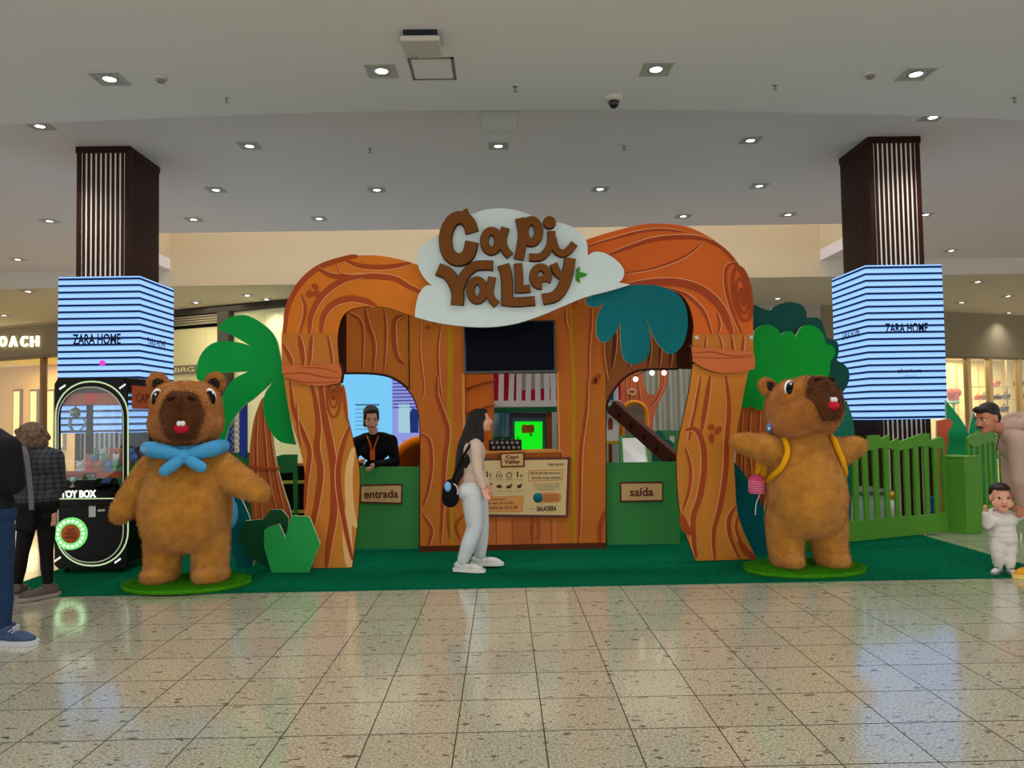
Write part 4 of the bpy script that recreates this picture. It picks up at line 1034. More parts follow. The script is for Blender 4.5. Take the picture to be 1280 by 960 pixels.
grain(ot, PYp + .05, [([(322, 515), (320, 560), (322, 610), (330, 660)], 1.6), ([(328, 505), (331, 550), (336, 600), (348, 650)], 1.8), ([(334, 510), (340, 560), (348, 610), (358, 650)], 1.4), ([(316, 560), (316, 600), (320, 650)], 1)], G_red)
cutout('trunk_rope', smooth([Vector(p) for p in [(311, 580), (328, 584), (346, 584), (346, 586.5), (328, 587), (311, 583)]], 2, True), PYp + .02, .08, mat('rope', (150, 70, 44), .6), palm)
b = thing('bush_cutout', 'bright green angular bush cut-out in front of the left arch leg', 'plant', at(365, 715, 7.98))
cutout('panel', [(330, 663), (334, 659.5), (349, 655), (356.5, 672), (364, 644.6), (385.5, 645.4), (388, 648.7), (400, 680), (385.5, 716), (339.5, 716), (330, 684)], 7.98, .03, [bush_g, edge_w], b)
MB().box(at(352, 700, 8).x, at(372, 700, 8).x, 8.01, 8.1, .013, .1).build('foot', dark_g, b, True)
b = thing('bush_cutout', 'dark green angular bush cut-out behind the bright green bush', 'plant', at(330, 715, 8.13))
cutout('panel', [(299, 667), (307, 651), (329, 649), (339, 637), (352, 637), (360, 646), (362, 717), (339, 717), (311, 696), (299, 678)], 8.13, .03, [dark_g, edge_w], b)
b = thing('leaf_cutout', 'teal leaf cut-out standing behind the left plush capybara', 'plant', at(305, 700, 8.36))
cutout('panel', smooth_runs([[(292, 600), (300, 620), (312, 648), (318, 680), (316, 712)], [(316, 712), (296, 712)], [(296, 712), (288, 670), (290, 630), (292, 600)]]), 8.36, .03, [teal_g, edge_w], b)
lf = thing('hanging_leaf', 'teal drooping leaf cut-out fixed under the arch next to the cloud', 'plant', at(800, 380, 8.13))
hl = smooth_runs([c4([(365, 462), (400, 440), (470, 415), (560, 390), (640, 383), (720, 388), (800, 410), (850, 455), (875, 520), (876, 610), (850, 690), (800, 730), (755, 708), (715, 655), (688, 590), (662, 520)]),
                  c4([(662, 520), (685, 600), (690, 680), (680, 740), (640, 775), (600, 780), (560, 755), (546, 690), (540, 570)]), c4([(540, 570), (520, 620), (485, 662), (450, 670), (426, 640), (421, 580), (435, 520), (462, 475)]), c4([(462, 475), (430, 493), (395, 494), (375, 480), (365, 462)])])
cutout('panel', hl, 8.142, .03, [teal_g, edge_w], lf)
MB().box(at(790, 375, 8.16).x, at(830, 375, 8.16).x, 8.173, 8.199, at(800, 372, 8.2).z, at(800, 362, 8.2).z).build('fixing_block', B_dark, lf, True)
tree = thing('tree_cutout', 'leafy tree cut-out with orange trunk behind the right plush capybara', 'plant', at(945, 700, 8.65))
cutout('dark_crown', smooth_runs([[(938, 520), (938, 400), (941, 382), (952, 385), (962, 388), (968, 383), (985, 377.5), (1001, 380.5), (1008, 390), (1008, 397)], [(1008, 397), (1024, 398), (1031, 412), (1033, 422)],
                                  [(1033, 422), (1046, 427), (1048.5, 438), (1046, 450)], [(1046, 450), (1058, 458), (1062, 470), (1058, 484), (1047, 496), (1036, 500)], [(1036, 500), (1010, 524), (990, 515), (973, 527), (966, 515), (938, 520)]]), 8.75, .03, [dteal_g, edge_w], tree)
cutout('bright_crown', smooth_runs([[(925, 511), (933, 470), (938, 440), (943, 413)], [(943, 413), (952, 407), (962, 406), (971, 411), (976, 418)], [(976, 418), (984, 414), (991, 415), (994, 421)], [(994, 421), (1003, 408), (1016, 407), (1028, 416), (1033, 430)],
                                    [(1033, 430), (1041, 433), (1044, 442), (1038, 452)], [(1038, 452), (1037, 466), (1030, 480), (1015, 492)], [(1015, 492), (1004, 515), (985, 508), (968, 516), (960, 507), (950, 513), (940, 509), (925, 511)]]), 8.68, .03, [brite_g, edge_w], tree)
ot = cutout('trunk', smooth_runs([[(921, 508), (972, 508)], [(972, 508), (975, 560), (985, 620), (1000, 704)], [(1000, 704), (905, 704)], [(905, 704), (915, 640), (920, 560), (921, 508)]]), 8.73, .03, [mat('trunk_red', (164, 84, 34), .55), edge_w], tree)
grain(ot, 8.73, [([(928, 512), (926, 560), (924, 620)], 1.4), ([(938, 512), (936, 550), (940, 620)], 2), ([(950, 512), (948, 560), (952, 610)], 1.6), ([(932, 540), (930, 580), (932, 620)], 1)], G_red)
b = thing('leaf_cutout', 'tall pointed teal leaf cut-out beside the right arch leg', 'plant', at(940, 700, 8.53))
cutout('panel', smooth_runs([[(916, 576), (930, 592), (948, 622), (960, 655), (966, 704)], [(966, 704), (934, 704)], [(934, 704), (920, 660), (914, 620), (916, 576)]]), 8.53, .03, [teal_g, edge_w], b)
b = thing('leaf_cutout', 'dark green leaf cut-out seen between the legs of the right capybara', 'plant', at(1000, 700, 8.6))
cutout('panel', smooth_runs([[(960, 600), (975, 590), (1000, 640), (1020, 670), (1030, 702)], [(1030, 702), (965, 702)], [(965, 702), (955, 660), (960, 600)]]), 8.6, .03, [mat('leaf_mid', (18, 92, 24), .5), edge_w], b)
b = thing('leaf_cutout', 'small teal leaf cut-out between the right capybara and the column', 'plant', at(1050, 690, 9.6))
cutout('panel', smooth_runs([[(1040, 540), (1048, 520), (1058, 500)], [(1058, 500), (1066, 525), (1068, 560), (1062, 674)], [(1062, 674), (1040, 674)], [(1040, 674), (1036, 600), (1040, 540)]]), 9.9, .03, [mat('leaf_teal2', (20, 100, 84), .5), edge_w], b)
jade = mat('leaf_jade', (24, 138, 84), .5)
for lb, pts, Y in (('jade green pointed leaf cut-out beside the striped screen column', [[(1182, 500), (1192, 512), (1205, 530), (1213, 548)], [(1213, 548), (1213, 660)], [(1213, 660), (1180, 660)], [(1180, 660), (1184, 560), (1182, 500)]], 11.0),
                   ('jade green curved leaf cut-out behind the bending man', [[(1209, 560), (1212, 535), (1217, 515)], [(1217, 515), (1224, 530), (1232, 545), (1236, 552), (1243, 540)], [(1243, 540), (1243, 660)], [(1243, 660), (1209, 660)], [(1209, 660), (1209, 560)]], 11.6)):
    b = thing('leaf_cutout', lb, 'plant', at(1200, 640, Y)); cutout('panel', smooth_runs(pts), Y, .03, [jade, edge_w], b)
b = thing('flower_cutout', 'coral red wavy cut-out between the column and the jade leaf', 'plant', at(1182, 640, 10.6))
cutout('panel', smooth_runs([[(1171, 526), (1188, 524), (1190, 532), (1185, 540), (1186, 550), (1184, 562)], [(1184, 562), (1184, 670)], [(1184, 670), (1172, 670)], [(1172, 670), (1171, 526)]]), 10.6, .03, [mat('coral', (186, 84, 60), .5), edge_w], b)

# ================================================================== picket fences
fence_m = mat('fence_green', (76, 132, 40), .55, var=.06, vscale=2)
fence_d = mat('fence_green_dark', (34, 104, 54), .55)
def fence(lb, A, B, m, top=1.27, pitch=.145, slot0=.25, slot1=1.12, base=.0, seed=1):
    rnd = random.Random(seed); F = Frame(A, B); n = max(2, round(F.len / pitch)); p = F.len / n
    t = thing('picket_fence', lb, 'fence', (A[0], A[1], base))
    MB().box(0, F.len, 0, .03, base + .001, slot0, 0, F.M).build('bottom_board', m, t, True)
    # jagged top board
    xs = [0]; tops = []
    while xs[-1] < F.len - .01:
        w = rnd.uniform(.13, .22); xs.append(min(F.len, xs[-1] + w)); h_ = top - rnd.choice((0, .0, .03, .045)); tops.append((h_, h_ - rnd.choice((0, 0, 0, .07))) if rnd.random() < .6 else (h_ - .05, h_))
    up = []
    for i, tp in enumerate(tops): up += [(xs[i], tp[0]), (xs[i + 1], tp[1])]
    dn = []
    for i in range(n, -1, -1):
        dn.append((i * p, slot1 - .018 * ((i * 7) % 4)))
    mb = MB().plate([dn[::-1] + up[::-1]], -.004, .034); mb.v = [tuple(F.M @ Vector(v)) for v in mb.v]; mb.build('top_board', m, t, True)
    for i in range(n + 1):
        x = i * p; w0, w1 = .036, .044; s_ = rnd.uniform(-.012, .012)
        vs = [(x - w0, 0, slot0 - .01), (x + w0, 0, slot0 - .01), (x + w1 + s_, 0, slot1 + .02), (x - w1 + s_, 0, slot1 + .02)]
        vs = [(min(max(v[0], 0), F.len), v[1], v[2]) for v in vs]
        q = [F.M @ Vector((v[0], v[1] + d, v[2])) for d in (.002, .028) for v in vs]
        MB().add(q, [(0, 1, 2, 3), (7, 6, 5, 4), (0, 4, 5, 1), (1, 5, 6, 2), (2, 6, 7, 3), (3, 7, 4, 0)]).build('picket', m, t, True)
    return t
fence('light green picket fence running from the tree to the square post', (3.45, 8.93), (5.66, 9.80), fence_m, pitch=.17, base=.012, seed=3)
fence('light green picket fence going back past the square post', (6.08, 10.0), (8.6, 12.1), fence_m, pitch=.2, seed=5)
pst = thing('fence_post', 'square light green box post at the fence corner near the toddler', 'post', (5.86, 9.78, 0))
Mp = Matrix.Translation((5.87, 9.86, 0)) @ Matrix.Rotation(math.radians(28), 4, 'Z')
MB().rbox(-.16, .16, -.16, .16, 0.001, .955, .006, 0, Mp).build('body', fence_m, pst, True)
MB().rbox(-.167, .167, -.167, .167, .955, .975, .004, 0, Mp).build('cap', mat('fence_cap', (94, 138, 60), .5), pst, True)
fence('dark green picket fence behind the palm and the left capybara', (-4.6, 9.35), (-2.5, 9.35), fence_d, top=1.16, pitch=.26, slot0=.3, slot1=.95, base=.012, seed=8)

dc = thing('dark_cabinet', 'dark cabinet with yellow rails behind the palm trunk', 'cabinet', at(350, 690, 9.75))
a, b = at(318, 690, 9.75), at(404, 582, 9.75)
MB().box(a.x, b.x, 9.75, 10.2, .0125, b.z).build('body', mat('cabinet_black', (24, 16, 14), .6, raw=True), dc, True)
MB().rbox(a.x - .03, b.x + .03, 9.72, 10.22, b.z, b.z + .04, .01).build('top', mat('desk_wood', (186, 136, 76), .5), dc, True)
for y in (603, 640): p = at(340, y, 9.74); MB().box(a.x, b.x, 9.735, 9.749, p.z - .02, p.z + .02).build('rail', mat('rail_yellow', (190, 170, 70), .5), dc, True)
for x in (a.x + .28, a.x + .56): MB().box(x - .012, x + .012, 9.742, 9.749, .02, b.z - .01).build('door_seam', mat('seam_dark', (52, 26, 20), .6), dc, True)
# ================================================================== play area behind the booth
white_p = mat('play_white', (196, 190, 192), .5)
red_p = mat('play_red', (170, 20, 60), .5)
dgreen_p = mat('play_deck', (16, 88, 60), .5)
PH = 11.3
house = thing('play_house', 'white and red play house with picket balcony seen through the ticket window', 'play house', at(660, 600, PH))
# balcony: red backing rail, white pickets, deck
zb0, zb1 = at(650, 507, PH).z, at(650, 440, PH).z
xl, xr = at(614, 500, PH).x, at(775, 500, PH).x
for i, x in enumerate([614, 626, 638.5, 648.5, 660, 672.5, 684, 692, 702, 713, 725, 736, 748, 758.5, 770]):
    tilt = (-1.5, 1.2, 2, .5, 1.5, -.5, -1.2)[i % 7]
    cutout('picket', [(x - 3.2 + tilt, 452), (x + 3.2 + tilt, 452), (x + 3.4, 505), (x - 3.4, 505)], PH, .03, white_p, house)
cutout('bottom_rail', [(613, 501), (776, 500), (776, 507.5), (613, 508.5)], PH - .004, .04, white_p, house)
cutout('top_rail', [(613, 447), (776, 446), (776, 455), (613, 456)], PH - .004, .04, white_p, house)
cutout('red_panel', [(614, 456), (650, 456), (650, 503), (614, 503)], PH + .06, .03, red_p, house)
cutout('red_panel', [(650, 488), (776, 478), (776, 501), (650, 503)], PH + .05, .03, red_p, house)
a, b = at(612, 516, PH), at(776, 507, PH)
MB().box(a.x, b.x, PH - .05, PH + 1.4, a.z, b.z).build('deck', dgreen_p, house, True)
cutout('purple_wall', [(637, 516), (690, 516), (690, 652), (637, 652)], PH + .25, .05, mat('play_purple', (84, 72, 96), .6), house)
cutout('door_frame', [(640, 522), (682, 522), (682, 652), (640, 652)], PH + .22, .03, mat('play_slate', (84, 104, 130), .6), house)
dr = cutout('door', [(643.5, 527), (678, 527), (678, 652), (643.5, 652)], PH + .20, .02, mat('glow_green', (20, 235, 30), emit=.8), house, label='bright green lit door')
cutout('door_sign', smooth([Vector(p) for p in [(653, 531), (660, 531.5), (667, 531), (667.5, 540.5), (660, 541), (652.5, 541)]], 2, True), PH + .19, .01, mat('sign_orange', (190, 116, 20), .5), dr)
MB().box(at(683.5, 540, PH).x, at(690, 540, PH).x, PH, PH + .1, .012, a.z).build('post', mat('post_brown', (128, 60, 26), .6), house, True)
MB().box(at(775, 540, PH).x, at(779, 540, PH).x, PH + 1.2, PH + 1.3, .012, a.z).build('post', mat('post_brown', (128, 60, 26), .6), house, True)
cutout('white_wall', [(700, 516), (773, 513), (773, 551), (700, 551)], PH + .1, .04, white_p, house)
cutout('arched_window', smooth_runs([[(760.5, 537), (760.5, 527), (763, 522), (766, 527), (766, 537)], [(766, 537), (760.5, 537)]]), PH + .09, .012, mat('post_brown', (128, 60, 26), .6), house)
cutout('yellow_sill', [(700, 551), (773.5, 551), (773.5, 555), (700, 555)], PH + .08, .06, mat('play_yellow', (196, 150, 40), .5), house)
cutout('teal_shutter', [(757, 462), (767, 462), (767, 500), (757, 500)], PH - .04, .03, mat('play_teal', (30, 84, 100), .5), house)
MB().box(at(700, 600, PH).x, at(755, 600, PH).x, PH + .3, PH + .35, .012, a.z).build('base_wall', mat('post_brown', (128, 60, 26), .6), house, True)
# orange ribbed trunk seen through the window
orb = mat('play_orange', (196, 98, 26), .45, var=.12, vscale=2)
pk = thing('trunk_slide', 'glossy orange ribbed play trunk behind the walking woman', 'play equipment', (at(585, 600, 10.5).x, 10.5, .012))
c = at(584, 560, 10.5)
mb = MB(); nseg = 64
prof = [(.20, .012), (.26, .5), (.30, .9), (.34, 1.2), (.37, 1.5), (.38, 1.8), (.36, 2.2), (.30, 2.5)]
o = 0
for r, z in prof:
    for k in range(nseg):
        an = 2 * math.pi * k / nseg; rr = r * (1 - .05 * (k % 4 == 0))
        mb.v.append((c.x + rr * math.cos(an), c.y + rr * math.sin(an), z))
for i in range(len(prof) - 1):
    for k in range(nseg):
        mb.f.append([i * nseg + k, i * nseg + (k + 1) % nseg, (i + 1) * nseg + (k + 1) % nseg, (i + 1) * nseg + k]); mb.m.append(0); mb.sm.append(True)
mb.build('shell', orb, pk, True)
for dz in (1.62, 1.95): MB().tube([(c.x + .385 * math.cos(a), c.y + .385 * math.sin(a), dz + .12 * math.cos(a)) for a in [i * math.pi / 16 for i in range(32)]], .012, 6, closed=True).build('band', mat('band_orange', (150, 66, 20), .5), pk)
# leafy plants under the balcony
pl = thing('potted_shrub', 'small leafy green shrub under the play house balcony', 'plant', at(624, 585, 10.9))
cp = at(629, 558, 11.0); mb = MB(); rnd = random.Random(3)
for i in range(220):
    p = cp + Vector((rnd.gauss(0, .13), rnd.gauss(0, .1), rnd.uniform(-.25, .14))); d = Vector((rnd.uniform(-1, 1), rnd.uniform(-1, 1), rnd.uniform(.1, 1))).normalized() * .07; e = d.cross(Vector((rnd.random(), rnd.random(), rnd.random()))).normalized() * .02
    mb.add([p, p + d * .5 + e, p + d, p + d * .5 - e], [(0, 1, 2, 3)])
mb.build('foliage', mat('shrub_green', (44, 96, 34), .6, var=.4, vscale=20), pl)
MB().lathe([(.14, .012), (.17, .4), (.18, .75), (.16, .75), (.0, .72)], (cp.x, cp.y, 0), 16).build('pot', mat('pot_grey', (70, 80, 84), .6), pl, True)
# garden screen beyond
gs = thing('garden_picture', 'blue green garden picture panel standing under the balcony', 'screen', at(624, 652, 13))
cutout('panel', [(606, 515), (640, 515), (640, 652), (606, 652)], 13, .05, mat('garden_blue', (110, 150, 170), .6, rgb2=(30, 60, 80), vscale=3, stretch=(6, 1, .5)), gs)

# ---- seen through the exit
TYf = 12.6
ft = thing('carved_tree_wall', 'orange plywood tree wall with a round branch hole behind the exit gate', 'play wall', at(800, 652, TYf))
oW = cutout('trunk_wall', smooth_runs([[(774, 440), (800, 440), (803, 470)], [(803, 470), (808, 488), (815, 494), (822, 488), (824, 470), (820, 440)], [(820, 440), (834, 440), (834, 480), (826, 498), (819, 515), (816, 540), (815, 652)], [(815, 652), (774, 652)], [(774, 652), (774, 440)]]), TYf, .05, [mat('tree_salmon', (196, 98, 62), .5, var=.1, vscale=2), edge_w], ft)
grain(oW, TYf, [([(781, 462), (783, 500), (780, 545)], 1), ([(789, 462), (788, 500), (791, 545)], 1), ([(797, 462), (799, 490), (804, 520), (806, 545)], 1.2), ([(830, 462), (829, 480), (820, 500), (812, 510)], 1.2), ([(826, 462), (827, 478), (817, 495), (808, 500)], .8), ([(811, 520), (809, 545)], 1)], mat('grain_salmon', (156, 58, 34), .5))
bu = mat('bulb', (255, 240, 205), emit=3.5)
bs = thing('string_light', 'string of round warm bulbs hanging in front of the carved tree wall', 'light', at(806, 455, TYf - .4))
pp = [at(x, y, TYf - .4) for x, y in ((780, 440), (790, 462), (794, 470), (806, 464), (815, 462), (824, 460), (832, 463), (850, 452))]
MB().tube(smooth(pp, 4), .006, 5).build('cable', dark_pl, bs)
for x, y in ((794.5, 474), (815, 466), (830, 466)): MB().ell(at(x, y, TYf - .4), .04, n=12, m=8).build('bulb', bu, bs)
rg = at(790, 490, TYf); MB().tube([at(790 + 4.5 * math.cos(a), 490 + 3.5 * math.sin(a), TYf - .02) for a in [i * math.pi / 6 for i in range(12)]], .012, 6, closed=True).build('wire_ring', mat('ring_pale', (200, 180, 160), .5), bs)
ar = thing('play_arch', 'orange round-topped tube arch behind the exit gate', 'play equipment', at(793, 652, 11.9))
q = [at(778, 652, 11.9), at(778, 540, 11.9), at(778, 520, 11.9), at(780, 510, 11.9), at(786, 504.5, 11.9), at(793, 503, 11.9), at(800, 504.5, 11.9), at(806, 510, 11.9), at(808, 520, 11.9), at(808, 545, 11.9), at(808, 652, 11.9)]
q[0].z = q[-1].z = .013
MB().tube(smooth(q, 4), .036, 10).build('tube', mat('arch_orange', (214, 128, 28), .45), ar)
cutout('grey_back', smooth_runs([[(779, 652), (779, 520), (786, 506), (793, 504), (800, 506), (807, 520), (807, 652)], [(807, 652), (779, 652)]]), 12.0, .03, mat('arch_grey', (120, 116, 108), .6), ar)
ld = thing('ladder_board', 'dark brown slanting climbing board behind the exit gate', 'play equipment', at(845, 652, 10.6))
A_, B_ = at(766, 508, 11.0), at(852, 584, 10.2)
d = (B_ - A_); L_ = d.length; Mx = Matrix.Translation(A_) @ d.to_track_quat('X', 'Z').to_matrix().to_4x4()
B2 = A_ + d * 1.62
MB().box(0, L_ * 1.62, -.06, .06, -.10, .10, 0, Mx).build('board', mat('board_brown', (66, 32, 24), .6), ld, True)
for i in range(8): MB().ell(Mx @ Vector((.18 + i * .26, -.065, .0)), (.03, .03, .045), n=10, m=6).build('grip', mat('grip_dark', (38, 18, 14), .6), ld)
sl = thing('white_slide', 'white slide with green side rails behind the exit gate', 'slide', at(800, 652, 10.4))
S0, S1 = at(792, 549, 11.4), at(800, 590, 10.2); S1.z = .03; S0.z = at(792, 549, 11.4).z
w0 = .17
def slq(x0, x1, dz): return [S0 + Vector((x0, 0, dz)), S0 + Vector((x1, 0, dz)), S1 + Vector((x1 * 1.15, 0, dz)), S1 + Vector((x0 * 1.15, 0, dz))]
def slab(x0, x1, z0, z1): 
    a_, b_ = slq(x0, x1, z0), slq(x0, x1, z1)
    return MB().add(a_ + b_, [(0, 3, 2, 1), (4, 5, 6, 7), (0, 1, 5, 4), (1, 2, 6, 5), (2, 3, 7, 6), (3, 0, 4, 7)])
slab(-w0, w0, 0, .02).build('slide_bed', mat('slide_white', (226, 222, 206), .35), sl, True)
slab(-w0 - .04, -w0, -.01, .06).build('side_rail', gate_m, sl, True); slab(w0, w0 + .04, -.01, .06).build('side_rail', gate_m, sl, True)
MB().box(S0.x - w0 - .04, S0.x + w0 + .04, S0.y, S0.y + .06, .012, S0.z + .05).build('support', gate_m, sl, True)
gb = thing('bush_cutout', 'teal round-lobed bush cut-out behind the exit gate', 'plant', at(835, 652, 12.2))
cutout('panel', smooth_runs([[(815, 652), (815, 552), (817, 542), (824, 538), (830, 544), (832, 549)], [(832, 549), (839, 551), (842, 558), (840, 564)], [(840, 564), (848, 566), (852, 575), (856, 652)], [(856, 652), (815, 652)]]), 12.2, .03, [mat('leaf_teal3', (16, 92, 84), .5), edge_w], gb)
gw = thing('green_wall_panel', 'plain green low wall panel with a white switch plate behind the exit', 'wall panel', at(835, 652, 13.4))
cutout('panel', [(812, 538), (870, 538), (870, 652), (812, 652)], 13.4, .05, mat('wall_green', (64, 116, 66), .6), gw)
cutout('switch_plate', [(837, 545), (843, 545), (843, 553), (837, 553)], 13.38, .02, white_pl, gw)
cu = thing('white_curtain', 'pale grey pleated curtain hanging behind the exit doorway', 'curtain', at(835, 652, 14.2))
mb = MB(); n = 60; x0_, x1_ = at(805, 500, 14.2).x, at(890, 500, 14.2).x; zt = 3.2
vs = []
for i in range(n + 1):
    x = x0_ + (x1_ - x0_) * i / n; y = 14.2 + .05 * math.sin(i * 1.3) + .02 * math.sin(i * .7)
    vs += [(x, y, .012), (x, y, zt)]
mb.add(vs, [(2 * i, 2 * i + 2, 2 * i + 3, 2 * i + 1) for i in range(n)], 0, True); mb.build('cloth', mat('curtain_white', (176, 172, 160), .8), cu)
# grey partition behind
struct('wall_partition', MB().box(at(690, 500, 15).x, at(900, 500, 15).x, 15, 15.1, 0, 3.4), mat('partition_grey', (146, 146, 140), .8))
# ---- behind the entrance
tn = thing('tunnel', 'bright orange ribbed play tunnel mouth behind the entrance gate', 'play equipment', at(525, 600, 10.9))
c = at(530, 588, 10.9); r = .43
mb = MB()
for i in range(7):
    f_ = i / 6
    mb.tube([(c.x + (r - .03 * (i % 2)) * math.cos(a) + .25 * f_, c.y + f_ * 1.2, max(.05, c.z - .0 + (r - .03 * (i % 2)) * math.sin(a))) for a in [math.pi * k / 14 for k in range(15)]], .06, 8)
mb2 = MB()
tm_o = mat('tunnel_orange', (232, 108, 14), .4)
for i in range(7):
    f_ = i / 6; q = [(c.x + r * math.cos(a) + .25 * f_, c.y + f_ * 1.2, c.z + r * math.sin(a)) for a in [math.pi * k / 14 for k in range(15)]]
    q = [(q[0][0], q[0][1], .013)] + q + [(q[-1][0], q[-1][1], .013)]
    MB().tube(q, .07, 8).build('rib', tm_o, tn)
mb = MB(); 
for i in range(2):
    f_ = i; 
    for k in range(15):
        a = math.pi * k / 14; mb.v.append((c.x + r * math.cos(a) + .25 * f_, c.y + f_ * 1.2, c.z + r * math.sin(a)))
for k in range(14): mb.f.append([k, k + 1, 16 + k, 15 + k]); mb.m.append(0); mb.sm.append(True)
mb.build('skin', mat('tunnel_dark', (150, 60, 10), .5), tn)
dk = thing('desk', 'small wooden desk behind the entrance gate', 'desk', at(440, 600, 10.1))
a, b = at(415, 580, 10.1), at(452, 572, 10.1)
MB().rbox(a.x, b.x, 9.9, 10.35, a.z, a.z + .05, .008).build('top', mat('desk_wood', (186, 136, 76), .5), dk, True)
for x in (a.x + .04, b.x - .04):
    for y in (9.94, 10.31): MB().box(x - .025, x + .025, y - .025, y + .025, .013, a.z).build('leg', mat('desk_leg', (130, 90, 50), .5), dk, True)
fence('green picket fence behind the entrance tunnel', (-1.6, 12.4), (-.9, 12.4), fence_m, top=1.25, pitch=.3, slot0=.5, slot1=1.0, base=.0, seed=12)
# blue climbing frame behind the palm
cf = thing('climbing_frame', 'blue climbing frame with diamond net between palm and prize machine', 'play equipment', at(300, 600, 11.2))
for px in (284, 303): 
    p0 = at(px, 560, 11.2); w = .05 if px == 284 else .045
    MB().box(p0.x - w, p0.x + w, 11.2, 11.3, .0, at(px, 492, 11.2).z).build('post', mat('frame_blue', (36, 56, 140), .5), cf, True)
zl, zh = at(285, 566, 11.2).z, at(285, 505, 11.2).z; xl_, xr_ = at(262, 540, 11.2).x, at(303, 540, 11.2).x
mb = MB(); s = .085
k = -20
while k < 30:
    for sg in (1, -1):
        pts = []
        x = xl_ + k * s
        z0_, z1_ = zl, zh
        a_ = Vector((x, 11.22, zl)); b_ = Vector((x + sg * (zh - zl), 11.22, zh))
        # clip to the span
        def clip(p, q):
            t0, t1 = 0, 1; dx = q.x - p.x
            for lo, hi in ((xl_, xr_),):
                ta, tb = (lo - p.x) / dx, (hi - p.x) / dx
                if ta > tb: ta, tb = tb, ta
                t0, t1 = max(t0, ta), min(t1, tb)
            return (p + (q - p) * t0, p + (q - p) * t1) if t1 > t0 else None
        c_ = clip(a_, b_)
        if c_: mb.tube(c_, .006, 4)
    k += 1
mb.build('net', mat('net_white', (150, 156, 176), .6), cf, kind='stuff')
MB().box(xl_ - .1, xr_ + .1, 11.24, 11.26, 0.0, zl).build('green_base', fence_d, cf, True)
# white low pool wall behind the right fence
wp = thing('ball_pool', 'low pale ball pool box with orange topped post behind the picket fence', 'play equipment', at(1090, 650, 10.4))
a, b = at(1060, 655, 10.4), at(1116, 618, 10.4)
MB().rbox(a.x, b.x, 10.4, 11.1, .0125, b.z, .02).build('box', mat('pool_white', (150, 170, 166), .5), wp, True)
MB().rbox(a.x - .03, b.x + .03, 10.37, 11.13, b.z, b.z + .05, .015).build('rim', mat('pool_rim', (78, 80, 78), .5), wp, True)
pc = at(1116, 640, 10.3); MB().lathe([(.035, .001), (.035, at(1116, 622, 10.3).z)], (pc.x, pc.y, 0), 12).build('post', white_p, wp, True)
MB().ell(at(1116, 620, 10.3), .055, n=12, m=8).build('knob', mat('knob_orange', (226, 130, 30), .4), wp)
bb = thing('foam_block', 'dark blue foam block beside the square fence post', 'block', at(1180, 640, 10.7))
a, b = at(1172, 642, 10.7), at(1186, 622, 10.7); MB().rbox(a.x, b.x, 10.7, 10.95, .001, b.z, .03).build('block', mat('foam_blue', (24, 52, 110), .6), bb, True)
# ================================================================== prize claw machine
MY = 8.15; MD = .66
blk = mat('machine_black', (10, 10, 12), .4, .15, raw=True)
neon = mat('neon_line', (206, 232, 180), emit=.7)
cm = thing('claw_machine', 'black prize claw machine with glowing outline beside the left plush capybara', 'claw machine', at(113, 715, MY))
MXa, MXb = at(68, 600, MY).x, at(158.5, 600, MY).x
MZ0, MZ1 = .10, at(110, 472, MY).z
MXc = (MXa + MXb) / 2; MH = MZ1 - MZ0; MW = MXb - MXa
zw0 = at(110, 603, MY).z          # bottom of the window
# cabinet: base, posts, roof
MB().rbox(MXa, MXb, MY + .02, MY + MD, MZ0, zw0 - .05, .02).build('base_cabinet', blk, cm, True)
MB().rbox(MXa, MXb, MY + .02, MY + MD, MZ1 - .16, MZ1, .02).build('roof', blk, cm, True)
for x in (MXa, MXb - .05):
    MB().box(x, x + .05, MY + MD - .05, MY + MD, zw0 - .05, MZ1 - .16).build('rear_post', blk, cm, True)
# front frame with stadium window
def px_arch(x0, x1, yt, yb, r, n=8, flat=True):
    pts = []
    cx0, cx1 = x0 + r, x1 - r
    for i in range(n + 1):
        a = math.pi - (math.pi / 2) * i / n; pts.append((cx0 + r * math.cos(a), yt + r - r * math.sin(a)))
    for i in range(n + 1):
        a = math.pi / 2 - (math.pi / 2) * i / n; pts.append((cx1 + r * math.cos(a), yt + r - r * math.sin(a)))
    pts += [(x1, yb), (x0, yb)]
    return pts
frame_o = [(68, 480), (73, 472), (153, 472), (158.5, 480), (158.5, 706), (154, 711), (73, 711), (68, 706)]
winp = px_arch(74, 152.5, 485, 607, 33)
cutout('front_frame', frame_o, MY, .03, blk, cm, [winp])
cutout('front_pane', winp, MY + .012, .006, glass_mat('machine_glass', (.93, .96, .97), .04), cm)
for x0 in (MXa + .005, MXb - .011):
    MB().box(x0, x0 + .006, MY + .04, MY + MD - .05, zw0 - .04, MZ1 - .16).build('side_pane', glass_mat('machine_glass', (.93, .96, .97), .04), cm, True)
MB().box(MXa + .05, MXb - .05, MY + MD - .02, MY + MD - .012, zw0 - .04, MZ1 - .16).build('rear_pane', glass_mat('machine_glass', (.93, .96, .97), .04), cm, True)
